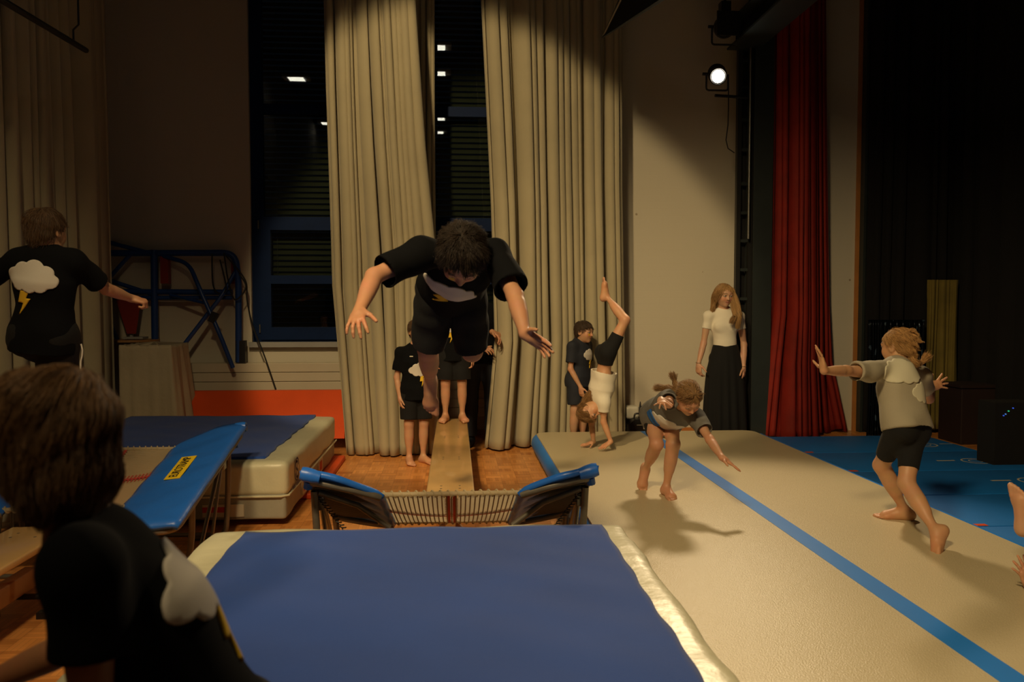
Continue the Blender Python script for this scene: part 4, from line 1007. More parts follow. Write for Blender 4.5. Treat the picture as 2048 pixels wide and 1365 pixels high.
class Head:
    def __init__(s, c, Fv, U, hh):
        s.c = V3(c); s.F = unit(Fv); U = V3(U); s.U = unit(U - s.F * (U @ s.F)); s.R = np.cross(s.F, s.U); s.h = hh; s.ax = (s.R, s.F, s.U)
    def p(s, x, y, z): return s.c + (s.R * x + s.F * y + s.U * z) * s.h
    def loc(s, P): return np.stack([(P - s.c) @ s.R, (P - s.c) @ s.F, (P - s.c) @ s.U], -1) / s.h
    def build(s, v):
        h = s.h; e = lambda c, r, k=.03, op='u': v.ell(s.p(*c), [q * h for q in r], s.ax, k * h / .2, op)
        e((0, -.05, .15), (.355, .445, .35), .04); e((0, .12, -.10), (.285, .31, .35), .04); e((0, .14, -.30), (.20, .23, .18), .035); e((0, .30, -.42), (.085, .085, .07), .02)
        for q in (-1, 1):
            e((q * .16, .27, -.13), (.13, .13, .14), .02); e((q * .155, .455, .03), (.075, .06, .055), .02, 's')
            e((q * .15, .355, .025), (.075, .075, .065), .006); e((q * .36, -.03, -.02), (.035, .10, .155), .012); e((q * .385, .0, -.0), (.02, .055, .09), .01, 's')
        v.limb(s.p(-.2, .395, .115), s.p(.2, .395, .115), [.02 * h, .035 * h, .02 * h], k=.02)
        v.limb(s.p(0, .40, .05), s.p(0, .49, -.115), [.028 * h, .03 * h, .048 * h], k=.012)
        for q in (-1, 1): v.ell(s.p(q * .05, .45, -.13), [.035 * h] * 3, None, k=.006)
        v.limb(s.p(-.085, .395, -.255), s.p(.085, .395, -.255), [.012 * h, .03 * h, .012 * h], k=.006); v.limb(s.p(-.07, .39, -.30), s.p(.07, .39, -.30), [.014 * h, .034 * h, .014 * h], k=.006)
    def colours(s, V, col, skin, browc, paint=None, lip=(.42, .13, .10)):
        L = s.loc(V); x, y, z = L[:, 0], L[:, 1], L[:, 2]; fr = (y > .28) & (np.abs(x) < .4) & (z > -.55) & (z < .5) & (y < .60) & (x * x + y * y + z * z < .40); ax = np.abs(x)
        def put(m, c, a=1.0): col[m & fr] = col[m & fr] * (1 - a) + np.array(c) * a
        put(((ax - .17) / .13) ** 2 + ((z + .13) / .10) ** 2 < 1, (skin[0] * 1.05, skin[1] * .78, skin[2] * .72), .6)
        put((ax > .07) & (ax < .24) & (np.abs(z - .12 - .03 * np.sin((ax - .07) / .17 * 3.1)) < .018), browc, .8)
        e = ((ax - .155) / .065) ** 2 + ((z - .022) / .033) ** 2; put(e < 1.5, (.08, .04, .03), .8); put(e < 1, (.55, .50, .45)); put((ax - .155) ** 2 + (z - .022) ** 2 < .028 ** 2, (.03, .02, .015))
        put((ax < .095) & (np.abs(z + .277 - .01) < .036 * np.sqrt(np.clip(1 - (ax / .1) ** 2, 0, 1)) + .006), lip, .85); put((ax < .09) & (np.abs(z + .277) < .008), (.10, .03, .02), .9)
        put((np.abs(ax - .04) < .014) & (np.abs(z + .15) < .01), (.1, .03, .02), .7)
        if paint:
            put((np.abs(x - .16 * paint) < .05) & (np.abs(z + .09) < .06), (.75, .50, .03), .85)

HM = {}
def hairmat():
    if 'm' in HM: return HM['m']
    m = bpy.data.materials.new('hair_fibre'); m.use_nodes = True; nt = m.node_tree; b = nt.nodes['Principled BSDF']
    a = nt.nodes.new('ShaderNodeVertexColor'); a.layer_name = 'Col'; nt.links.new(a.outputs[0], b.inputs['Base Color']); b.inputs['Roughness'].default_value = .6
    b.inputs['Specular IOR Level'].default_value = .3; b.inputs['Sheen Weight'].default_value = .1
    HM['m'] = m; return m
def tubes(paths, rad, sides=3):
    """paths (n, m, 3) -> V, F of thin tapered tubes"""
    n, m, _ = paths.shape; t = np.gradient(paths, axis=1); t /= np.linalg.norm(t, axis=2)[..., None] + 1e-9
    a = np.cross(t, np.array([.31, .52, .79])); a /= np.linalg.norm(a, axis=2)[..., None] + 1e-9; b = np.cross(t, a)
    r = rad[None, :, None] if rad.ndim == 1 else rad[..., None]; rings = []
    for k in range(sides):
        q = 2 * math.pi * k / sides; rings.append(paths + (a * math.cos(q) + b * math.sin(q)) * r)
    V = np.stack(rings, 2).reshape(-1, 3); base = (np.arange(n)[:, None, None] * m + np.arange(m - 1)[None, :, None]) * sides + np.arange(sides)[None, None, :]
    nx = (np.arange(n)[:, None, None] * m + np.arange(m - 1)[None, :, None]) * sides + (np.arange(sides)[None, None, :] + 1) % sides
    return V, np.stack([base, nx, nx + sides, base + sides], -1).reshape(-1, 4)
def hair(head, parent, col, n=2500, length=.055, lift=.30, seed=0, crown=(0, -.25, .5), line=-.02, res=.005, tip=None, locks=(), thick=.0011, camp=.0022, low=0.0, grav=.35, sweep=(0, 0, 0), capr=1.0, bumps=(), fringe=0.0, name='hair', m=7, nape=0.0, tight=False, jt=.12, cl=.25, wv=.004):
    rs = np.random.RandomState(seed); h = head.h; v = Vol(res); cr = capr
    v.ell(head.p(0, -.055, .16), [.385 * h * cr, .475 * h * cr, .375 * h * cr], head.ax, k=.01)
    v.ell(head.p(0, -.22, -.12), [.27 * h * cr, .25 * h * cr, .25 * h], head.ax, k=.03)
    if low: v.ell(head.p(0, -.16, -.22), [.325 * h, .33 * h, (.20 + low) * h], head.ax, k=.03)
    nn = head.F * .62 - head.U * .78; nn = nn if not low else head.F * .93 - head.U * .36; v.cut(head.p(0, .30 + fringe, .24 - fringe), nn)
    v.cut(head.p(0, -.4, -.36 + nape), -head.U + head.F * .0)
    for pt, r in bumps: v.ell(head.p(*pt), [q * h for q in r], head.ax, k=.004)
    for path, prof in locks: 
        for i in range(len(path) - 1): v.limb(path[i], path[i + 1], [prof[i], prof[i + 1]], k=.010)
    V, Fc = v.mesh(); V = smoothV(V, Fc, 1); N = normalsV(V, Fc); V = wrinkle(V, N, camp, seed, 2.2)
    L = head.loc(V); g = .75 + .25 * np.sin(L[:, 0] * 60 + np.sin(L[:, 2] * 13) * 2); C1 = np.array(col)[None] * (g * .75)[:, None]
    # strands over the cap, combed along its surface
    nn_ = (.93, .36) if low else (.62, .78); rad = np.array([.36, .45, .355])
    ok = ((L[:, 1] - .30 - fringe) * nn_[0] - (L[:, 2] - .24 + fringe) * nn_[1] < -.015) & ((N @ head.U) > -.75) & (L[:, 1] < .44 + fringe)
    for path, prof in locks:
        for q in path[1:]: ok &= np.linalg.norm(V - V3(q), axis=1) > max(prof) * 1.1
    ix = np.nonzero(ok)[0]; ix = ix[rs.randint(0, len(ix), n)]; n_ = n; P = V[ix] + rs.normal(size=(n, 3)) * res * .5; Nn = N[ix].copy()
    cr0 = head.p(*crown); ln = length * rs.uniform(.6, 1.15, n_) / (m - 1); bv = BVHTree.FromPolygons(V.tolist(), Fc.tolist()); out = [P.copy()]
    clump = np.sin((P - head.c) / h @ np.array([23., 31, 17]))[:, None] * cl; swv = head.R * sweep[0] + head.F * sweep[1] + head.U * sweep[2]; gw = np.array([0, 0, -1.0]); jit = rs.normal(size=(n_, 3)) * jt
    for i in range(1, m):
        aw = P - cr0; aw -= (aw * Nn).sum(1)[:, None] * Nn; aw /= np.linalg.norm(aw, axis=1)[:, None] + 1e-6
        d = aw + np.cross(Nn, aw) * clump + swv + gw * grav * (.4 + .6 * i / m) + Nn * lift * (1 - i / m) + jit + rs.normal(size=(n_, 3)) * .05
        d /= np.linalg.norm(d, axis=1)[:, None]; P = P + d * ln[:, None]
        for j in range(n_):
            co, no, _, _ = bv.find_nearest(P[j]); q = P[j] - co; Nn[j] = no
            hgt = q @ Nn[j]
            if hgt < .0015: P[j] = P[j] + Nn[j] * (.0015 - hgt)
        out.append(P.copy())
    W = np.stack(out, 1)
    allp = [W]
    Vs, Fs = tubes(W, thick * np.linspace(1.0, .3, m)); cs = np.array(col)[None] * rs.uniform(.70, 1.25, n_)[:, None]
    if tip is not None: pass
    cs = np.repeat(cs, m * 3, 0)
    VV, FF, CC = [V, Vs], [Fc, Fs + len(V)], [C1, cs]; tot = len(V) + len(Vs)
    for path, prof in locks:
        path = np.array([V3(q) for q in path]); k = int(n * .22); mm = 14; tt = np.linspace(0, 1, mm); sp = np.linspace(0, 1, len(path))
        cen = np.stack([np.interp(tt, sp, path[:, c_]) for c_ in range(3)], 1); rr = np.interp(tt, sp, prof)
        T = np.gradient(cen, axis=0); T /= np.linalg.norm(T, axis=1)[:, None]; A = np.cross(T, [.3, .5, .8]); A /= np.linalg.norm(A, axis=1)[:, None]; Bn = np.cross(T, A)
        a = rs.uniform(0, 6.28, k); rr0 = rs.uniform(.75, 1.06, k); wob = rs.normal(size=(k, 3)) * wv
        Pp = cen[None] + (A[None] * np.cos(a)[:, None, None] + Bn[None] * np.sin(a)[:, None, None]) * (rr[None, :, None] * rr0[:, None, None]) + wob[:, None] * np.sin(tt * 5)[None, :, None]
        if prof[-1] < .012: Pp += (rs.normal(size=(k, 1, 3)) * .010) * (tt ** 3)[None, :, None]
        V2, F2 = tubes(Pp, thick * np.linspace(1, .4, mm)); VV.append(V2); FF.append(F2 + tot); CC.append(np.repeat(np.array(col)[None] * rs.uniform(.6, 1.35, k)[:, None], mm * 3, 0)); tot += len(V2)
    return npmesh(name, np.concatenate(VV), np.concatenate(FF), hairmat(), parent, np.clip(np.concatenate(CC), 0, 1), origin=head.c)
def head_local(head, w): w = V3(w); return np.array([w @ head.R, w @ head.F, w @ head.U])

def cloud_shape(w):
    """outline of the felt cloud, width w"""
    cs = [(-.36, .02, .16), (-.20, .14, .17), (.03, .18, .20), (.25, .11, .17), (.38, -.03, .14), (.22, -.12, .15), (.02, -.13, .17), (-.2, -.11, .16)]
    out = []
    for k in range(90):
        a = 2 * math.pi * k / 90; d = np.array([math.cos(a), math.sin(a)]); best = 0
        for x, y, r in cs:
            b = d @ np.array([x, y]); q = r * r - (x * x + y * y - b * b)
            if q > 0: best = max(best, b + math.sqrt(q))
        out.append((d[0] * best * w, d[1] * best * w))
    return out
BOLT = [(-.06, .20), (.09, .20), (.04, .07), (.12, .07), (-.06, -.24), (-.005, -.02), (-.11, -.02)]
def decal(name, outline, c, xdir, ydir, nrm, target, m, parent, th=.004, step=.008, mesh_obj=None):
    """felt applique: outline laid on the cloth below it"""
    o2 = []
    for i in range(len(outline)):
        p0, p1 = np.array(outline[i]), np.array(outline[(i + 1) % len(outline)]); k = max(1, int(np.linalg.norm(p1 - p0) / step))
        for j in range(k): o2.append(tuple(p0 + (p1 - p0) * j / k))
    outline = o2
    bvh = target; c, X, Yd, Nn = V3(c), unit(xdir), unit(ydir), unit(nrm)
    ox = [p_[0] for p_ in outline]; oy = [p_[1] for p_ in outline]
    pts = [Vector(p_) for p_ in outline]; ne = len(pts)
    def inside(x, y):
        r = False; j = ne - 1
        for i in range(ne):
            xi, yi, xj, yj = ox[i], oy[i], ox[j], oy[j]
            if (yi > y) != (yj > y) and x < (xj - xi) * (y - yi) / (yj - yi) + xi: r = not r
            j = i
        return r
    x = min(ox) + step / 2
    while x < max(ox):
        y = min(oy) + step / 2
        while y < max(oy):
            if inside(x, y) and min((Vector((x, y)) - p_).length for p_ in pts) > step * .4: pts.append(Vector((x, y)))
            y += step
        x += step
    vo, eo, fo, *_ = delaunay_2d_cdt(pts, [(i, (i + 1) % ne) for i in range(ne)], [], 1, 1e-6)
    top = []; bot = []
    for q in vo:
        o = Vector(c + X * q.x + Yd * q.y + Nn * .25); hit = bvh.ray_cast(o, Vector(-Nn), 1.0)
        if hit[0] is None: hit = bvh.find_nearest(Vector(c + X * q.x + Yd * q.y)); 
        hp, hn = hit[0], hit[1]
        top.append(hp + hn * th + Vector(Nn) * th * .5); bot.append(hp - hn * .001)
    n = len(vo); fs = [tuple(f) for f in fo] + [tuple(i + n for i in f[::-1]) for f in fo]
    cntE = {}
    for f in fo:
        for i in range(len(f)): cntE[(f[i], f[(i + 1) % len(f)])] = 1
    for (a, b) in list(cntE):
        if (b, a) not in cntE: fs.append((b, a, a + n, b + n))
    return raw(name, top + bot, fs, m, parent)

M['felt'] = mat('cloud_felt', (0.70, 0.66, 0.60), .9, bump=.06, bscale=200, var=.06)
M['felt_yellow'] = mat('bolt_felt', (0.86, 0.55, 0.03), .85, bump=.06, bscale=200, var=.06)
M['tee_black'] = mat('black_cotton', (0.0045, 0.005, 0.0065), .95, bump=.08, bscale=350, var=.2, spec=.15)
M['short_black'] = mat('black_jersey', (0.0035, 0.004, 0.0055), .9, bump=.3, bscale=300, var=.2)
M['navy'] = mat('navy_short_fabric', (0.016, 0.020, 0.034), .8, bump=.3, bscale=300, var=.2)
M['cream_tee'] = mat('cream_cotton', (0.82, 0.77, 0.65), .88, bump=.3, bscale=350, var=.06)
M['tan_tee'] = mat('tan_cotton', (0.40, 0.36, 0.27), .9, bump=.3, bscale=350, var=.08)
M['tan_print'] = mat('cream_print', (0.66, 0.63, 0.48), .85, var=.05)
M['grey_tee'] = mat('grey_cotton', (0.17, 0.165, 0.15), .9, bump=.3, bscale=350, var=.12)
M['blue_print'] = mat('blue_print', (0.02, 0.12, 0.40), .8, var=.05)
M['bracelet'] = mat('bracelet_metal', (.6, .5, .3), .3, metal=.9, var=.1)

def person(label, H, hip, neck, Rsh, Rhip, headc, headF, headU, arms, legs, skin=(.56, .30, .18), hh=None, build=1.0, res=.0045,
           top=None, bottom=None, hairkw=None, brow=(.10, .06, .03), paint=None, group=None, adult=False, name='person', handL=None, nohair=False, lean_fix=True, extra=None, bust=0.0, dbg=True, headscale=1.0):
    s = H / 1.35 * build; hl = handL or P_HD * H
    t = thing(name, label, 'person', Vector((hip[0], hip[1], 0)), group)
    hip, neck = V3(hip), V3(neck); U = unit(neck - hip); TL = np.linalg.norm(neck - hip)
    Rs = V3(Rsh); Rs = unit(Rs - U * (Rs @ U) * .6); Rp = unit(Rhip); Rm = unit(Rs + Rp); Fm = unit(np.cross(U, Rm)); Fs = unit(np.cross(U, Rs)); Fp = unit(np.cross(U, Rp))
    hh = (hh or (.150 if not adult else .132) * H) * headscale; hd = Head(headc, headF, headU, hh)
    v = Vol(res); sw = .112 * H * (1.0 if not adult else .98) * build; hw = .048 * H
    shc = neck - U * .045 * H
    sh = {'R': shc + Rs * sw * .86, 'L': shc - Rs * sw * .86}; hj = {'R': hip + Rp * hw, 'L': hip - Rp * hw}
    for q in 'RL':
        if arms[q].get('sh') is not None: sh[q] = V3(arms[q]['sh'])
    def tors(v, o, lo=False):
        if not lo:
            v.ell(hip + U * TL * .38, (.090 * s + o, .072 * s + o, .15 * s), (Rm, Fm, U), k=.05)
            v.ell(hip + U * TL * .68, (.106 * s + o, .080 * s + o, .15 * s), (Rs, Fs, U), k=.05)
            if bust:
                for q in (-1, 1): v.ell(hip + U * TL * .66 + Rs * q * .052 * s + Fs * .062 * s, (.062 * s + o, bust * s + o, .050 * s + o), (Rs, Fs, U), k=.03)
            for q in 'RL': v.limb(neck - U * .02 * s, sh[q], [.042 * s + o * .6, .042 * s + o * .8, .041 * s + o], k=.045)
        v.ell(hip + U * .03 * s - Fp * .005 * s, (.102 * s + o, .082 * s + o, .105 * s + o * .5), (Rp, Fp, U), k=.05)
        for q in 'RL': v.ell(hj[q] - Fp * .04 * s - U * .01 * s, (.062 * s + o, .056 * s + o, .066 * s + o), (Rp, Fp, U), k=.05)
    def thigh(v, q, o, f=1.0, fl=0.0, cap=None, kk=.04):
        kn = V3(legs[q]['k']); base = np.interp(np.linspace(0, f, 6), np.linspace(0, 1, 5), [.068, .065, .058, .050, .044]) * s
        if cap is None: v.limb(hj[q], hj[q] + (kn - hj[q]) * f, list(base + o + fl * np.linspace(0, 1, 6)), k=.04)
        else: v.sleeve(hj[q], hj[q] + (kn - hj[q]) * f, list(base + o + fl * np.linspace(0, 1, 6)), hj[q] + (kn - hj[q]) * cap, kn - hj[q], k=kk)
    tors(v, 0)
    for q in 'RL':
        A = arms[q]; e, w = V3(A['e']), V3(A['w'])
        v.limb(sh[q], e, [.041 * s, .039 * s, .035 * s, .030 * s, .028 * s], k=.03)
        v.limb(e, w, [.028 * s, .0315 * s, .029 * s, .0235 * s, .019 * s], k=.02, flat=None)
        hand(v, w, A['d'], A['n'], A.get('t', 1 if q == 'L' else -1), hl, A.get('spread', .12), A.get('curl', (.25, .25, .3, .35)), A.get('thumb', 0))
        Lg = legs[q]; kn, an = V3(Lg['k']), V3(Lg['a'])
        thigh(v, q, 0)
        bk = V3(Lg.get('back', (0, 0, 0)))
        v.limb(kn, an, [.042 * s, .045 * s, .043 * s, .035 * s, .027 * s, .025 * s], k=.03)
        cd = unit(an - kn); 
        if np.linalg.norm(bk) > 0: v.limb(kn + cd * .05 * s + bk * .010 * s, kn + (an - kn) * .55 + bk * .010 * s, [.030 * s, .036 * s, .028 * s], k=.03)
        if Lg.get('shoe') is None: foot(v, an, Lg['d'], Lg['u'], 1 if q == 'L' else -1, P_FT * H, toecurl=Lg.get('tc', 0))
        else: v.ell(an, (.03 * s,) * 3, None)
    v.limb(neck - U * .03 * s, hd.p(0, -.10, -.20), [.052 * s * (.95), .043 * s, .045 * s], k=.03)
    hd.build(v)
    V, Fc = v.mesh(); V = smoothV(V, Fc, 2)
    col = np.tile(np.array(skin), (len(V), 1)).astype(float)
    hd.colours(V, col, skin, brow, paint)
    for q in 'RL':   # warmer knees, elbows, hands and feet
        for c_, r_ in ((legs[q]['k'], .05), (arms[q]['e'], .035), (V3(arms[q]['w']) + unit(arms[q]['d']) * hl * .6, .08), (V3(legs[q]['a']) + unit(legs[q]['d']) * .1, .09)):
            d = np.linalg.norm(V - V3(c_), axis=1); a = np.clip(1 - d / (r_ * s * 1.4), 0, 1)[:, None] * .45; col = col * (1 - a) + col * np.array([1.05, .80, .76]) * a
    body = npmesh('body', V, Fc, M['skin'], t, np.clip(col, 0, 1), origin=hip)
    res_d = dict(t=t, hd=hd, U=U, Rs=Rs, Fs=Fs, Rp=Rp, Fp=Fp, sh=sh, hj=hj, hip=hip, neck=neck, s=s, TL=TL)
    def fin(vol, nm, m, amp, seed, sc=1.0, it=2):
        V, Fc = vol.mesh(); V = smoothV(V, Fc, it); N = normalsV(V, Fc); V = wrinkle(V, N, amp, seed, sc); o = npmesh(nm, V, Fc, m, t, origin=hip); return o, BVHTree.FromPolygons(V.tolist(), Fc.tolist())
    if top:
        e = top.get('loose', .018); v = Vol(top.get('res', .0052)); hemt = top.get('hem', -.05); a = hip + U * hemt * TL; b = neck - U * .015 * s
        fl = top.get('flare', .0); hx = .102 * s + e + fl; hy = .084 * s + e + fl
        if hemt < -.05: hx += .022 * s + .006; hy += .010 * s + .004
        v.tubeprof(a, hip + U * TL * .62, Rm, Fm, [hx, hx - fl * .3, .098 * s + e + fl * .4, .103 * s + e], [hy, hy - fl * .3, .078 * s + e + fl * .4, .080 * s + e], k=.04)
        tors(v, top.get('in', .006 if e < .01 else .012))
        v.ell(hip + U * TL * .68, (.106 * s + e, .080 * s + e, .15 * s), (Rs, Fs, U), k=.05)
        for q in 'RL':
            S_ = V3(sh[q]); E_ = V3(arms[q]['e']); D_ = E_ - S_; slt = top.get('sleeve', .58); rr = top.get('sl_r', (.043, .046, .052)); ee = top.get('sle', e * .4)
            v.sleeve(S_, S_ + D_ * (slt + .25), [r * s + ee for r in rr], S_ + D_ * slt, D_, k=.04)
        v.cut(a, -U, hip - U * .12 - .24 * s - e, hip - U * .12 + .24 * s + e)
        for q in 'RL':
            S_ = V3(sh[q]); E_ = V3(arms[q]['e']); D_ = E_ - S_; slt = top.get('sleeve', .58); en = S_ + D_ * slt; m_ = .085 * s + e; dn = unit(D_)
            Dn = unit(D_); En = S_ + D_ * slt
            ri = np.interp(slt / (slt + .25), (0, .5, 1), top.get('sl_r', (.043, .046, .052))) * s + top.get('sle', e * .4) - .011; v.limb(En - Dn * .012, En + Dn * .05, [ri, ri], k=.004, op='s')
        v.tubeprof(a - U * .05, a + U * .02, Rm, Fm, [hx - .012] * 2, [hy - .012] * 2, k=.004, op='s')
        v.ell(neck + U * .03 * s + Fm * .022 * s, (.047 * s, .046 * s, .042 * s), (Rm, Fm, U), k=.006, op='s')
        o, bv = fin(v, top.get('name', 'tshirt'), top['m'], top.get('amp', .0045), top.get('seed', 1), top.get('sc', 1.0))
        res_d['top'] = o; res_d['bvh'] = bv
    if bottom:
        e = bottom.get('loose', .02); v = Vol(.006); f = bottom.get('len', .8); fl = bottom.get('flare', .4 * e); wr_ = bottom.get('waist', .095)
        tors(v, max(e * .7, .004), lo=True); v.ell(hip + U * TL * .3, (.088 * s + .006, .072 * s + .006, .12 * s), (Rm, Fm, U), k=.04)
        for q in 'RL':
            kn = V3(legs[q]['k']); an = V3(legs[q]['a']); thigh(v, q, e, min(f + .15, 1.1) if f <= 1 else 1.0, fl, f if f <= 1 else None, .045 if e < .01 else .012)
            if f > 1: v.sleeve(kn, kn + (an - kn) * f / 1.0 * .999, [.052 * s + e, .050 * s + e, .046 * s + e * 1.3], kn + (an - kn) * (f - 1), an - kn, k=.02)
        for q in 'RL':
            hJ = V3(hj[q]); kn = V3(legs[q]['k']); an = V3(legs[q]['a'])
            if f <= 1: En = hJ + (kn - hJ) * f; Dn = unit(kn - hJ); rr_ = np.interp(f, np.linspace(0, 1, 5), [.070, .066, .058, .050, .044]) * s + e + fl
            else: En = kn + (an - kn) * (f - 1); Dn = unit(an - kn); rr_ = .046 * s + e * 1.3
            if e > .008: v.limb(En - Dn * .005, En + Dn * .04, [rr_ - .014, rr_ - .012], k=.004, op='s')
        wv_ = hip + U * (wr_ * s)
        v.cut(wv_, U, hip - .3 * s, hip + .3 * s)
        o, bv = fin(v, bottom.get('name', 'shorts'), bottom['m'], bottom.get('amp', .003), bottom.get('seed', 5)); res_d['bottom'] = o; res_d['bvb'] = bv
    if hairkw is not None: res_d['hair'] = hair(hd, t, **hairkw)
    if dbg and DEBUG:
        for q in 'RL':
            print(label[:30], q, 'UA %.2f FA %.2f TH %.2f SH %.2f' % (np.linalg.norm(V3(arms[q]['e']) - sh[q]) / (P_UA * H), np.linalg.norm(V3(arms[q]['w']) - V3(arms[q]['e'])) / (P_FA * H), np.linalg.norm(V3(legs[q]['k']) - hj[q]) / (P_TH * H), np.linalg.norm(V3(legs[q]['a']) - V3(legs[q]['k'])) / (P_SH * H)), 'torso %.2f' % (TL / (P_TO * H)), 'z ankle %.2f' % legs[q]['a'][2])
    return res_d
DEBUG = False
def cloud_on(r, where, front=True, w=.26, tilt=0.0, bolt=True, m1='felt', m2='felt_yellow', dx=0.0, boltdx=0.0, bs=1.0):
    """felt cloud and lightning bolt on chest or back; where = fraction up the torso"""
    n = r['Fs'] if front else -r['Fs']; X = (-r['Rs'] if front else r['Rs']); U = r['U']; n = unit(n)
    c, sn = math.cos(tilt), math.sin(tilt); X2 = X * c + U * sn; Y2_ = U * c - X * sn
    C0 = r['hip'] + U * r['TL'] * where + X * dx
    decal('cloud_applique', cloud_shape(w), C0, X2, Y2_, n, r['bvh'], M[m1], r['t'])
    if bolt: decal('lightning_bolt_applique', [(x * w * 1.15 * bs, y * w * 1.15 * bs) for x, y in BOLT], C0 - Y2_ * w * .5 + X2 * boltdx, X2, Y2_, n, r['bvh'], M[m2], r['t'], th=.0036)
# ================================================================== the people
VX, VY, VZ = Vector((1, 0, 0)), Vector((0, 1, 0)), Vector((0, 0, 1))
HB = (.10, .052, .022); HD_ = (.026, .015, .008); HL = (.42, .24, .09)

# diving boy in the middle of the picture
H = 1.48
hip = at(903, 580, 3.93); neck = at(928, 508, 3.46)
shL, shR = at(990, 512, 3.40), at(845, 508, 3.40)
eR = ext(shR, 748, 553, P_UA * H, -1); wR = ext(eR, 719, 622, P_FA * H, -1)
eL = ext(shL, 1030, 592, P_UA * H, -1); wL = ext(eL, 1050, 668, P_FA * H, -1)
hjR = hip - VX * .055 * H; hjL = hip + VX * .055 * H
kR = ext(hjR, 856, 698, P_TH * H, 1); aR = ext(kR, 861, 768, P_SH * H, 1)
kL = ext(hjL, 944, 703, P_TH * H, 1); aL = ext(kL, 935, 672, P_SH * H, 1)
r = person('person in black cloud t-shirt diving head first above the middle small trampoline', H, hip, neck, -VX + VZ * .02, -VX, at(924, 512, 3.30), (-.06, -.26, -.96), (0.03, -.96, .27),
    {'R': dict(sh=shR, e=eR, w=wR, d=(-.05, -.88, -.45), n=(.25, .35, -.9), spread=.24, curl=(.3, .4, .4, .35), thumb=-.1), 'L': dict(sh=shL, e=eL, w=wL, d=(.66, -.55, -.42), n=(-.57, -.37, -.35), spread=.12, curl=(.1, .1, .15, .2), thumb=.1)},
    {'R': dict(k=kR, a=aR, d=(.0, .10, -1), u=(0, -1, -.1), back=(0, .5, -.8)), 'L': dict(k=kL, a=aL, d=(0, .9, -.3), u=(0, .3, .9), back=(0, 0, -1))},
    skin=(.56, .29, .17), hh=.222, res=.004, build=1.02,
    top=dict(m=M['tee_black'], loose=.022, hem=-.02, sleeve=.80, flare=.02, sle=.016, amp=.005, seed=3, res=.005), bottom=dict(m=M['short_black'], loose=.024, len=.94, amp=.005, seed=4),
    hairkw=dict(col=HD_, n=9000, length=.046, lift=1.1, seed=2, crown=(.02, -.22, .52), grav=.0, thick=.0010, capr=.97, fringe=.0, camp=.007), brow=(.03, .02, .01), paint=1)
cloud_on(r, .62, True, .23, tilt=-.22, dx=-.035, boltdx=-.01)
cloud_on(r, .80, False, .24, bolt=False)

# boy flying away from the camera at left
H = 1.42
Yb = 4.2
hip = at(88, 672, Yb + .05); neck = at(93, 502, Yb)
sL, sR = at(38, 523, Yb), at(148, 523, Yb)
eR = ext(sR, 212, 578, P_UA * H, 1); wR = ext(eR, 262, 597, P_FA * H, 1)
eL = ext(sL, -32, 560, P_UA * H, 1); wL = ext(eL, -95, 590, P_FA * H, 1)
kR = ext(hip + VX * .055 * H, 112, 795, P_TH * H, 1); aR = kR + Vector((.0, -.05, -.33))
kL = (hip - VX * .055 * H) + Vector((-.02, .31, -.11)); aL = kL + Vector((.03, .0, -.33))
r = person('person in black cloud t-shirt flying away above the left trampoline, seen from behind', H, hip, neck, VX, VX, at(92, 462, Yb + .01), (.22, 1, -.02), (0, -.05, 1),
    {'R': dict(sh=sR, e=eR, w=wR, d=(.9, .3, -.25), n=(-.1, .3, -.9), curl=(1.1, 1.2, 1.2, 1.2), spread=.03, thumb=.2), 'L': dict(sh=sL, e=eL, w=wL, d=(-.9, .3, -.2), n=(0, .2, -1), curl=(.4, .4, .5, .5))},
    {'R': dict(k=kR, a=aR, d=(0, .75, -.6), u=(0, .6, .7), back=(0, -1, 0)), 'L': dict(k=kL, a=aL, d=(0, .8, -.5), u=(0, .5, .8), back=(0, -1, 0))},
    skin=(.54, .28, .16), hh=.205, build=.98,
    top=dict(m=M['tee_black'], loose=.020, hem=-.18, sleeve=.75, flare=.006, amp=.004, seed=8), bottom=dict(m=M['short_black'], loose=.032, len=.95, seed=6),
    hairkw=dict(col=HB, n=5000, length=.048, lift=.25, seed=5, crown=(.08, -.22, .50), thick=.0011))
cloud_on(r, .70, False, .235, tilt=-.07, dx=-.02, boltdx=-.02)
pp = [Vector(V3(r['hj']['R']) + r['Rp'] * (.118 + .006 * math.sin(k * 1.3)) + np.array([0, -.02, -.04 - .03 * k])) for k in range(9)]
B().tube(pp, .004, 6).build('side_piping', M['felt'], r['t'], smooth=True)

# boy standing by the left curtain
H = 1.28
Yc = 7.42
def sX(px, Y): return at(px, 605, Y).x
x0 = sX(829, Yc); Fd = Vector((.30, -.95, 0)).normalized(); Rd = Vector((-.95, -.30, 0)).normalized()
hip = Vector((x0 + .01, Yc, .515 * H)); neck = Vector((x0, Yc + .01, .825 * H))
def stand(hip, Rd, Fd, H, sp=.065, kb=.01, zg=0, tw=0):
    out = {}
    for q, sg in (('R', 1), ('L', -1)):
        a = Vector((hip.x, hip.y, zg + .036 * H)) + Rd * sg * sp * H - Fd * .01; k = (hip + Rd * sg * .058 * H + a) / 2 + Fd * kb * H + VZ * .01
        out[q] = dict(k=k, a=a, d=Fd + Rd * sg * .25 + VX * tw, u=VZ, back=-Fd)
    return out
shR = neck - VZ * .045 * H + Rd * .098 * H; shL = neck - VZ * .045 * H - Rd * .098 * H
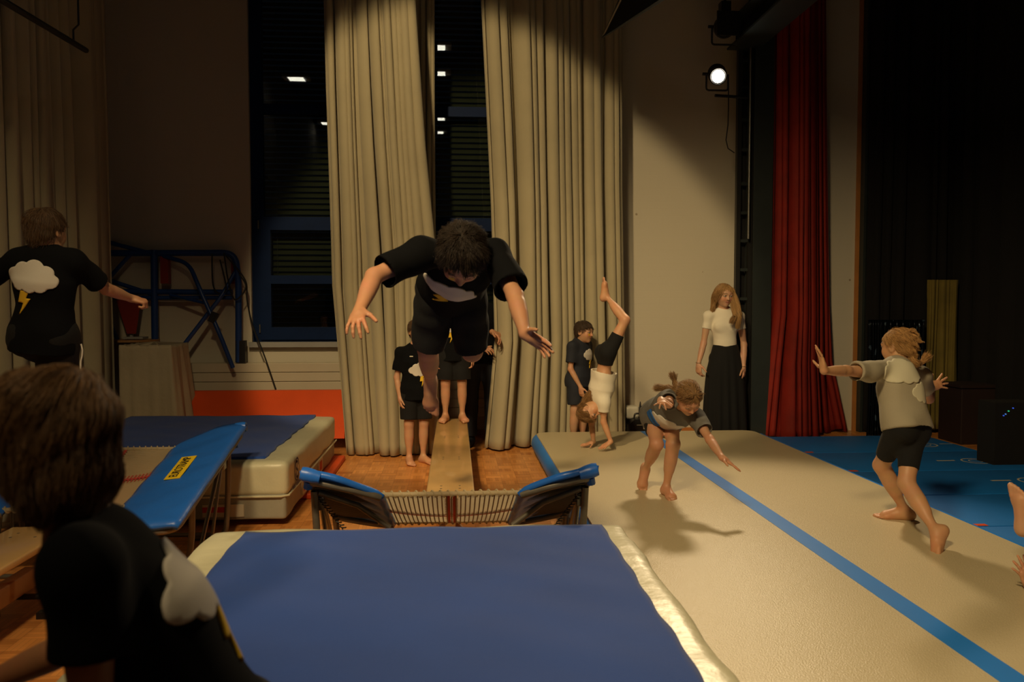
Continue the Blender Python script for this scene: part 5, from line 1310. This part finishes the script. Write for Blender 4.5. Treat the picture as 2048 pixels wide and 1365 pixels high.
r = person('person in black cloud t-shirt standing barefoot against the left beige curtain', H, hip, neck, Rd, Rd, at(834, 663, Yc - .03), Fd + Vector((.05, 0, -.08)), VZ,
    {'R': dict(sh=shR, e=shR + Rd * .035 - Fd * .02 - VZ * P_UA * H, w=shR + Rd * .02 + Fd * .03 - VZ * (P_UA + P_FA) * H * .98, d=(.12, -.15, -1), n=-Rd, curl=(.5, .55, .6, .6)),
     'L': dict(sh=shL, e=shL - Rd * .03 - Fd * .02 - VZ * P_UA * H, w=shL - Rd * .02 + Fd * .03 - VZ * (P_UA + P_FA) * H * .98, d=(0, -.1, -1), n=Rd, curl=(.5, .5, .6, .6))},
    stand(hip, Rd, Fd, H, sp=.05, tw=.15), skin=(.58, .32, .19), hh=.195, build=.95, paint=-1, brow=(.06, .035, .015),
    top=dict(m=M['tee_black'], loose=.026, hem=-.20, sleeve=.72, flare=.004, seed=12), bottom=dict(m=M['short_black'], loose=.026, len=.86, seed=16),
    hairkw=dict(col=(.09, .045, .018), n=1800, length=.04, lift=.15, seed=15, thick=.0014))
cloud_on(r, .47, True, .19, tilt=.06, dx=.015, boltdx=.012)
lt_ = V3(neck) - V3(VZ) * .085 + V3(Fd) * .14 + V3(Rd) * .055
decal('chest_lettering', [(-.014, -.004), (.014, -.004), (.014, .004), (-.014, .004)], lt_ - V3(Fd) * .05, -V3(Rd), (0, 0, 1), V3(Fd), r['bvh'], M['label_white'], r['t'], th=.0015, step=.006)

# boy standing on the far end of the bench
H = 1.25; Yd = 7.52; x0 = sX(907, Yd); Fd = Vector((0, -1, 0)); Rd = Vector((-1, 0, 0)); zb = .362
hip = Vector((x0, Yd, zb + .515 * H)); neck = Vector((x0, Yd, zb + .825 * H)); shR = neck - VZ * .045 * H + Rd * .098 * H; shL = neck - VZ * .045 * H - Rd * .098 * H
lg = stand(hip, Rd, Fd, H, sp=.062, zg=zb)
r = person('person in black cloud t-shirt standing barefoot on the far end of the bench', H, hip, neck, Rd, Rd, neck + Vector((0, -.02, .125)), (0, -1, -.15), VZ,
    {'R': dict(sh=shR, e=shR + Rd * .04 - VZ * P_UA * H, w=shR + Rd * .035 + Fd * .03 - VZ * (P_UA + P_FA) * H * .97, d=(-.05, -.1, -1), n=-Rd, curl=(.4, .5, .5, .5)),
     'L': dict(sh=shL, e=shL - Rd * .045 - VZ * P_UA * H, w=shL - Rd * .05 + Fd * .03 - VZ * (P_UA + P_FA) * H * .97, d=(.05, -.1, -1), n=Rd, curl=(.5, .6, .6, .6))},
    lg, skin=(.58, .31, .18), hh=.19, build=.95,
    top=dict(m=M['tee_black'], loose=.024, hem=-.22, sleeve=.72, flare=.0, seed=22), bottom=dict(m=M['short_black'], loose=.03, len=.90, seed=26),
    hairkw=dict(col=HB, n=1200, length=.04, lift=.15, seed=25, thick=.0015))
cloud_on(r, .60, True, .20, dx=-.03, boltdx=.01)

# adult in black between the curtains
H = 1.74; Ye = 8.28; x0 = sX(962, Ye); Fd = Vector((.05, -1, 0)).normalized(); Rd = Vector((-1, -.05, 0)).normalized()
hip = Vector((x0, Ye, .515 * H)); neck = Vector((x0 - .01, Ye - .02, .825 * H)); shR = neck - VZ * .045 * H + Rd * .105 * H; shL = neck - VZ * .045 * H - Rd * .105 * H
eL = shL + Vector((.07, -.10, -P_UA * H * .93)); wL = ext(eL, 984, 664, P_FA * H, -1)
eR = shR + Vector((-.02, -.05, -P_UA * H * .98)); wR = ext(eR, 958, 700, P_FA * H, -1)
lg = stand(hip, Rd, Fd, H, sp=.068); 
for q in 'RL': lg[q]['shoe'] = 1; lg[q]['a'] = lg[q]['a'] + VZ * .02
r = person('adult in dark clothes standing in the curtain gap behind the bench', H, hip, neck, Rd, Rd, neck + Vector((-.03, -.03, .16)), (-.05, -1, -.15), VZ,
    {'R': dict(sh=shR, e=eR, w=wR, d=(.7, -.5, .1), n=(0, .5, -.8), curl=(.5, .5, .5, .5)), 'L': dict(sh=shL, e=eL, w=wL, d=(.35, -.2, -.25), n=(-.5, 0, -.8), curl=(.5, .5, .6, .6))},
    lg, skin=(.50, .26, .15), adult=True, build=.92,
    top=dict(m=M['tee_black'], loose=.022, hem=-.10, sleeve=.85, seed=32), bottom=dict(m=M['navy'], loose=.018, len=1.93, seed=36, name='trousers'),
    hairkw=dict(col=HD_, n=1200, length=.04, seed=35, thick=.0015))
for q in 'RL':
    v = Vol(.006); a = V3(lg[q]['a']); d = unit(lg[q]['d']); u = np.array([0, 0, 1.]); sd = np.cross(d, u)
    v.limb(a - d * .05 - u * .03, a + d * .15 - u * .045, [.052, .050, .040], k=.02, flat=(sd, .9)).limb(a, a - u * .03, [.05, .05], k=.03).tubeprof(a - u * .082 - d * .0, a - u * .060, d, sd, [.0, .0], [.0, .0]) if False else v.limb(a - d * .05 - u * .03, a + d * .15 - u * .045, [.052, .050, .040], k=.02).limb(a, a - u * .03, [.05, .05], k=.03)
    v.cut(a - u * .080, -u)
    V, Fc = v.mesh(); V = smoothV(V, Fc, 1); npmesh('shoe', V, Fc, M['navy'], r['t'], origin=a)

# boy at the right curtain
H = 1.30; Yf = 8.20; x0 = sX(1158, Yf); Fd = Vector((.72, -.69, 0)).normalized(); Rd = Vector((-.69, -.72, 0)).normalized()
hip = Vector((x0 + .0, Yf, .515 * H)); neck = Vector((x0 + .01, Yf, .825 * H)); shR = neck - VZ * .045 * H + Rd * .098 * H; shL = neck - VZ * .045 * H - Rd * .098 * H
r = person('person in navy cloud t-shirt standing beside the upside-down girl at the right curtain', H, hip, neck, Rd, Rd, at(1168, 664, Yf - .05), Fd + Vector((.1, 0, -.12)), VZ,
    {'R': dict(sh=shR, e=shR + Rd * .03 - Fd * .0 - VZ * P_UA * H, w=shR + Fd * .10 - VZ * (P_UA + P_FA) * H * .96, d=(.15, -.1, -1), n=-Rd, curl=(.3, .35, .4, .4)),
     'L': dict(sh=shL, e=shL - Rd * .03 - VZ * P_UA * H, w=shL + Fd * .10 - VZ * (P_UA + P_FA) * H * .95, d=(.1, -.1, -1), n=Rd, curl=(.3, .4, .4, .4))},
    stand(hip, Rd, Fd, H, sp=.06), skin=(.58, .32, .19), hh=.20, build=.95, paint=1, brow=(.04, .02, .01),
    top=dict(m=M['navy'], loose=.024, hem=-.16, sleeve=.72, seed=42), bottom=dict(m=M['navy'], loose=.022, len=.80, seed=46),
    hairkw=dict(col=(.05, .026, .012), n=2200, length=.045, lift=.12, seed=45, thick=.0014, fringe=.04))
cloud_on(r, .63, True, .17, dx=.02, boltdx=.03)

# girl in a handstand
H = 1.26; Yg = 7.0
shL = at(1208, 806, Yg - .08); shR = at(1190, 812, Yg + .14); sc = (shL + shR) / 2; neck = sc + Vector((-.01, 0, -.03)); hip = at(1214, 706, Yg)
wL = atz(1222, 890, .215); wL = Vector((wL.x, wL.y, .22)); wR = atz(1187, 888, .22)
wL = at(1222, 884, 6.92); wR = at(1187, 884, 7.12)
eL = (shL + wL) / 2 + Vector((-.03, .02, .0)); eR = (shR + wR) / 2 + Vector((-.02, .02, 0))
Rg = Vector((-.30, .95, 0)).normalized(); Rg = -(shL - shR).normalized()
hR = hip + Rg * .055 * H; hL = hip - Rg * .055 * H
kL = ext(hL, 1251, 639, P_TH * H, 1); aL = ext(kL, 1212, 592, P_SH * H, 1)
kR = hR + ray(1206, 735).normalized() * P_TH * H; aR = kR + ray(1212, 745).normalized() * P_SH * H
r = person('person in cream t-shirt doing a handstand on the far end of the air track', H, hip, neck, Rg, Rg, at(1178, 822, Yg - .02), (.62, -.55, -.35), (-.45, -.05, -.85),
    {'L': dict(sh=shL, e=eL, w=wL, d=(-.75, -.25, -.45), n=(-.3, 0, -.95), spread=.2, curl=(.0, -.05, -.05, 0)), 'R': dict(sh=shR, e=eR, w=wR, d=(-.9, -.2, -.30), n=(-.1, 0, -1), spread=.22, curl=(-.1, -.1, -.1, -.1))},
    {'L': dict(k=kL, a=aL, d=(.12, 0, 1), u=(.9, 0, -.1), back=(-.9, 0, .1)), 'R': dict(k=kR, a=aR, d=(0, .8, .5), u=(0, -.3, .8), back=(0, 0, -1))},
    skin=(.60, .32, .18), hh=.19, build=.92,
    top=dict(m=M['cream_tee'], loose=.026, hem=.34, sleeve=.45, flare=.012, seed=52), bottom=dict(m=M['short_black'], loose=.004, len=.55, amp=.0008, seed=56, waist=.12),
    hairkw=dict(col=(.30, .16, .06), n=2200, length=.06, lift=.02, seed=55, crown=(.0, -.45, .25), thick=.0014, locks=[([at(1174, 806, 7.02), at(1190, 786, 7.0), at(1197, 776, 7.0)], [.045, .052, .018])], grav=0, camp=.005))

# girl starting a cartwheel on the air track
H = 1.27
hip = at(1322, 836, 5.52); neck = at(1362, 806, 5.16)
Rh = Vector((-1, .05, .0)); Rs_ = (at(1335, 792, 5.15) - at(1394, 838, 5.12)).normalized()
shR = at(1337, 796, 5.17); shL = at(1393, 836, 5.12)
eR = ext(shR, 1338, 808, P_UA * H, -1); wR = ext(eR, 1322, 800, P_FA * H, -1)
eL = ext(shL, 1420, 880, P_UA * H, -1); wL = ext(eL, 1444, 916, P_FA * H, -1)
aL = at(1332, 978, 5.30); aL.z = max(aL.z, .18 + .045); aR = at(1291, 940, 5.48)
def ik(a, b, l1, l2, pole):
    a, b = Vector(a), Vector(b); d = b - a; L = d.length; 
    if L >= l1 + l2: return a + d * (l1 / (l1 + l2))
    x = (l1 * l1 - l2 * l2 + L * L) / (2 * L); hgt = math.sqrt(max(l1 * l1 - x * x, 0)); pdir = Vector(pole) - d * (Vector(pole).dot(d) / L / L); return a + d * (x / L) + pdir.normalized() * hgt
hjR = hip + Rh * .055 * H; hjL = hip - Rh * .055 * H
kL = ik(hjL, aL, P_TH * H, P_SH * H, (-.1, -1, .2)); kR = ik(hjR, aR, P_TH * H, P_SH * H, (.0, -1, .2))
r = person('person in grey t-shirt bending into a cartwheel on the air track', H, hip, neck, Rs_, Rh, at(1377, 797, 5.02), (.14, -.62, -.72), (.05, -.72, .66),
    {'R': dict(sh=shR, e=eR, w=wR, d=(-.12, -.9, -.18), n=(.1, .2, -.95), spread=.42, curl=(.1, .2, .15, .0), thumb=-.2), 'L': dict(sh=shL, e=eL, w=wL, d=(.72, -.3, -.5), n=(-.4, 0, -.8), spread=.08, curl=(.05, .05, .08, .1), thumb=.35)},
    {'R': dict(k=kR, a=aR, d=(-.22, -.35, -.95), u=(0, -1, .3), back=(0, 1, 0), tc=-.2), 'L': dict(k=kL, a=aL, d=(.08, -1, -.08), u=(0, .0, 1), back=(0, 1, 0))},
    skin=(.60, .32, .19), hh=.192, build=.95, brow=(.22, .12, .05),
    top=dict(m=M['grey_tee'], loose=.034, hem=-.02, sleeve=.62, flare=.03, seed=62, amp=.005), bottom=dict(m=M['short_black'], loose=.005, len=.52, amp=.001, seed=66),
    hairkw=dict(col=(.34, .19, .075), n=2600, length=.05, lift=.02, seed=65, crown=(0, .25, .55), grav=0, thick=.0014,
        bumps=[((sx * (.12 + .015 * (k % 2)), .22 - k * .13, .50 - .035 * k * k * .35), (.095, .075, .065)) for sx in (-1, 1) for k in range(6)],
        locks=[([at(1355, 775, 5.15), at(1350, 765, 5.2), at(1345, 750, 5.2)], [.018, .010, .007]), ([at(1352, 785, 5.15), at(1335, 776, 5.25), at(1312, 776, 5.3)], [.02, .015, .008])]))
r['hair']['label'] = 'blond braided hair with centre parting'
cloud_on(r, .55, True, .24, tilt=.1, dx=.03, bolt=False)
decal('blue_print', [(-.05, -.03), (.05, -.03), (.06, .02), (0, .04), (-.05, .02)], r['hip'] + r['U'] * r['TL'] * .42 + r['Rs'] * .06, -r['Rs'], r['U'], r['Fs'], r['bvh'], M['blue_print'], r['t'], th=.008)

# woman by the wall
H = 1.68; Yw = 8.42; x0 = sX(1450, Yw); Fd = Vector((.02, -1, 0)).normalized(); Rd = Vector((-1, -.02, 0)).normalized()
hip = Vector((x0 + .01, Yw, .515 * H)); neck = Vector((x0 - .01, Yw, .822 * H)); shR = neck - VZ * .045 * H + Rd * .100 * H; shL = neck - VZ * .045 * H - Rd * .100 * H
eR = at(1407, 688, Yw + .0); eL = at(1488, 690, Yw); wR = at(1397, 728, Yw - .06); wL = at(1487, 735, Yw - .06)
hc = at(1448, 590, Yw - .05)
r = person('woman in cream t-shirt and long black skirt standing by the back wall', H, hip, neck, Rd, Rd, hc, (.18, -1, -.22), (.03, -.05, 1),
    {'R': dict(sh=shR, e=eR, w=wR, d=(-.02, -.15, -1), n=(.8, .5, 0), curl=(.5, .6, .7, .7), spread=.05), 'L': dict(sh=shL, e=eL, w=wL, d=(.0, -.15, -1), n=(-.8, .5, 0), curl=(.5, .6, .7, .7), spread=.05)},
    stand(hip, Rd, Fd, H, sp=.06), skin=(.60, .34, .22), adult=True, build=.86, hh=.222, brow=(.16, .09, .04), bust=.034,
    top=dict(m=M['cream_tee'], loose=.006, hem=.16, sleeve=.45, flare=.0, sl_r=(.039, .040, .042), seed=72, amp=.0018, sc=.8), bottom=dict(m=M['short_black'], loose=.008, len=.4, seed=76, name='waistband', waist=.12, amp=.001),
    hairkw=dict(col=(.42, .24, .09), n=2600, length=.13, lift=.0, capr=.96, seed=75, crown=(.0, .15, .55), thick=.0014, grav=1.2, wv=.006,
        locks=[([hc + Vector((-.075, .0, .05)), hc + Vector((-.095, .03, -.06)), hc + Vector((-.115, .02, -.18))], [.026, .024, .014]),
               ([hc + Vector((.075, -.0, .05)), hc + Vector((.10, -.06, -.08)), hc + Vector((.12, -.13, -.2)), hc + Vector((.10, -.14, -.34))], [.026, .028, .026, .012]),
               ([hc + Vector((.06, -.0, .05)), hc + Vector((.08, -.07, -.1)), hc + Vector((.07, -.14, -.22)), hc + Vector((.03, -.15, -.28))], [.018, .02, .02, .008]),
               ([hc + Vector((.0, .07, .03)), hc + Vector((0, .10, -.1)), hc + Vector((0, .10, -.26))], [.06, .06, .04])]))
v = Vol(.008); wz = hip + Vector(r['U']) * .10 * H / 1.68
v.tubeprof(Vector((x0 + .02, Yw, .03)), Vector((hip.x, hip.y, hip.z + .145)), (1, 0, 0), (0, 1, 0), [.235, .232, .228, .222, .212, .198, .165, .128], [.15, .15, .145, .14, .135, .13, .12, .10], k=.01)
V, Fc = v.mesh(); V = smoothV(V, Fc, 2); N = normalsV(V, Fc)
a_ = np.arctan2(V[:, 1] - Yw, V[:, 0] - x0); am = np.clip((1.0 - V[:, 2]) / 1.0, 0, 1) * .012
V = V + N * (am * np.sin(a_ * 11 + V[:, 2] * 1.5))[:, None] * (np.abs(N[:, 2]) < .5)[:, None]; npmesh('skirt', V, Fc, M['short_black'], r['t'], origin=hip)
for nm, w_ in (('bracelet', wR), ('bracelet', wL)):
    c = Vector(w_) + VZ * .012; B().tube([c + Vector((math.cos(q) * .027, math.sin(q) * .027, .004 * math.sin(q))) for q in np.linspace(0, 6.283, 20, endpoint=False)], .003, 6, closed=True).build(nm, M['bracelet'], r['t'], smooth=True)

# running girl at right
H = 1.36
hip = at(1812, 858, 4.40); neck = at(1792, 728, 4.52)
Rg = Vector((.86, .42, -.12)).normalized()
shL = at(1738, 745, 4.40); shR = at(1842, 752, 4.62)
eL = ext(shL, 1692, 742, P_UA * H * .9, -1); wL = ext(eL, 1648, 742, P_FA * H, -1)
eR = ext(shR, 1858, 798, P_UA * H, 1); wR = ext(eR, 1862, 776, P_FA * H, 1)
aL = at(1810, 1040, 4.60); aL.z = .18 + .05; aR = at(1873, 1066, 4.06)
hjR = hip + Rg * .055 * H; hjL = hip - Rg * .055 * H
kL = ik(hjL, aL, P_TH * H, P_SH * H, (-.6, .8, 0)); kR = ik(hjR, aR, P_TH * H, P_SH * H, (-.3, .5, 0))
hc = at(1797, 694, 4.58)
r = person('person in tan cloud t-shirt and black shorts running away across the air track', H, hip, neck, Rg, Rg, hc, (-.42, .88, -.12), (.0, .12, 1),
    {'L': dict(sh=shL, e=eL, w=wL, d=(-.18, .1, .95), n=(-.9, .1, -.1), spread=.18, curl=(.05, .1, .15, .2), thumb=.3), 'R': dict(sh=shR, e=eR, w=wR, d=(.62, .1, .25), n=(.3, .9, -.2), spread=.32, curl=(.05, .05, .1, .1), t=-1)},
    {'L': dict(k=kL, a=aL, d=(-.85, .35, -.05), u=(0, 0, 1), back=(.5, -.8, 0)), 'R': dict(k=kR, a=aR, d=(-.50, -.45, -.62), u=(-.5, .6, .5), back=(.3, -.9, 0))},
    skin=(.60, .33, .18), hh=.20, build=.95,
    top=dict(m=M['tan_tee'], loose=.020, hem=-.02, sleeve=.60, flare=.022, seed=82, amp=.006, res=.005), bottom=dict(m=M['short_black'], loose=.006, len=.74, amp=.002, seed=86, flare=.0),
    hairkw=dict(col=(.50, .28, .10), n=3500, length=.05, lift=.02, seed=85, crown=(-.1, .3, .5), thick=.0012, grav=.2, fringe=.02,
        bumps=[((.03 + (.042 if k % 2 else -.042), -.535 + .05 * abs(k - 3) * .6, .42 - k * .095), (.085, .065, .06)) for k in range(9)],
        locks=[([hc + Vector((.02, -.085, -.075)), hc + Vector((.055, -.10, -.095)), hc + Vector((.09, -.09, -.085)), hc + Vector((.125, -.08, -.05))], [.022, .014, .007, .002])]))
r['hair']['label'] = 'blond hair in a french braid'
cloud_on(r, .80, False, .23, bolt=False, m1='tan_print', tilt=.02, dx=-.065)
decal('cloud_print', [(x * .75, y * .9) for x, y in cloud_shape(.20)], r['hip'] + r['U'] * r['TL'] * .48 + r['Rs'] * .035, r['Rs'], r['U'], -r['Fs'], r['bvh'], M['tan_print'], r['t'], th=.0015)

# gymnast mostly outside the right edge: a foot and a hand reach into the picture
H = 1.36
hip = Vector((2.95, 3.55, .95)); neck = Vector((2.98, 3.45, .56)); Rg = Vector((.1, .95, .0)).normalized()
aL = at(2052, 1046, 3.35); kL = ik(hip - Rg * .07, aL, P_TH * H, P_SH * H, (.2, 0, 1))
aR = Vector((3.55, 3.6, 1.15)); kR = ik(hip + Rg * .07, aR, P_TH * H, P_SH * H, (0, 0, 1))
wL = at(2058, 1172, 3.42); sL_ = Vector((2.86, 3.36, .60)); eL = ik(sL_, wL, P_UA * H, P_FA * H, (0, 0, -1))
wR = Vector((3.05, 3.6, .235)); sR_ = Vector((2.98, 3.6, .60)); eR = ik(sR_, wR, P_UA * H, P_FA * H, (1, 0, 0))
person('bare foot and hand of a tumbling person coming in at the right edge', H, hip, neck, Rg, Rg, Vector((2.96, 3.40, .42)), (-.9, -.1, -.2), (0, 0, -1),
    {'L': dict(sh=sL_, e=eL, w=wL, d=(-.35, 0, .85), n=(-.3, .9, 0), spread=.25, curl=(.1, .1, .15, .15)), 'R': dict(sh=sR_, e=eR, w=wR, d=(-.7, 0, -.4), n=(0, 0, -1), spread=.2, curl=(0, 0, 0, 0))},
    {'L': dict(k=kL, a=aL, d=(-.05, .1, 1), u=(.9, .3, 0), back=(0, 0, -1)), 'R': dict(k=kR, a=aR, d=(.5, 0, .8), u=(-.5, 0, .5), back=(0, 0, -1))},
    skin=(.60, .33, .20), hh=.2, build=.95, top=dict(m=M['tan_tee'], loose=.02, hem=.1, sleeve=.6, seed=92), bottom=dict(m=M['short_black'], loose=.006, len=.6, seed=96),
    hairkw=dict(col=HL, n=600, length=.05, lift=.05, seed=95, thick=.0018))

# child close to the camera at lower left
H = 1.34; Yn = 1.20
hip = at(410, 1455, Yn + .06); neck = at(158, 1062, Yn + .02)
hip = neck + (hip - neck).normalized() * P_TO * H * 1.0
Rg = Vector((-.44, .88, .10)).normalized()
shL = at(170, 1135, Yn - .11); shR = at(165, 1098, Yn + .14)
eL = at(180, 1345, Yn - .10); eL = shL + (eL - shL).normalized() * P_UA * H; wL = eL + Vector((.03, .10, -.17))
eR = ext(shR, 150, 1290, P_UA * H, 1); wR = ext(eR, -40, 1375, P_FA * H, 1)
hjR = hip + Rg * .06; hjL = hip - Rg * .06
aL = Vector((hip.x - .02, Yn - .12, .05)); aR = Vector((hip.x - .10, Yn + .12, .05)); kL = ik(hjL, aL, P_TH * H, P_SH * H, (-1, 0, 0)); kR = ik(hjR, aR, P_TH * H, P_SH * H, (-1, 0, 0))
hc = at(96, 885, Yn)
r = person('child in black cloud t-shirt close to the camera at lower left, leaning forward', H, hip, neck, Rg, Rg, hc, (-.90, .40, -.12), (-.02, -.02, 1),
    {'L': dict(sh=shL, e=eL, w=wL, d=(-.1, .3, -.9), n=(0, 1, 0), curl=(.4, .4, .5, .5)), 'R': dict(sh=shR, e=eR, w=wR, d=(-.9, .1, -.3), n=(0, 0, -1), curl=(.4, .4, .5, .5))},
    {'L': dict(k=kL, a=aL, d=(-1, .1, 0), u=VZ, back=(1, 0, 0)), 'R': dict(k=kR, a=aR, d=(-1, .1, 0), u=VZ, back=(1, 0, 0))},
    skin=(.42, .19, .095), hh=.192, res=.004, build=.90, brow=(.05, .03, .015),
    top=dict(m=M['tee_black'], loose=.014, hem=-.05, sleeve=.50, flare=.004, seed=102, amp=.0035, res=.005), bottom=dict(m=M['short_black'], loose=.03, len=.85, seed=106),
    hairkw=dict(col=(.15, .075, .026), n=26000, length=.055, jt=.06, cl=.12, sweep=(-.25, -.1, 0), lift=.10, seed=105, crown=(.10, -.30, .50), thick=.0010, m=8, grav=.5, capr=1.03, nape=-.08, fringe=-.02, low=.06, camp=.004))
cloud_on(r, .66, False, .19, tilt=0, dx=-.02, boltdx=.0)
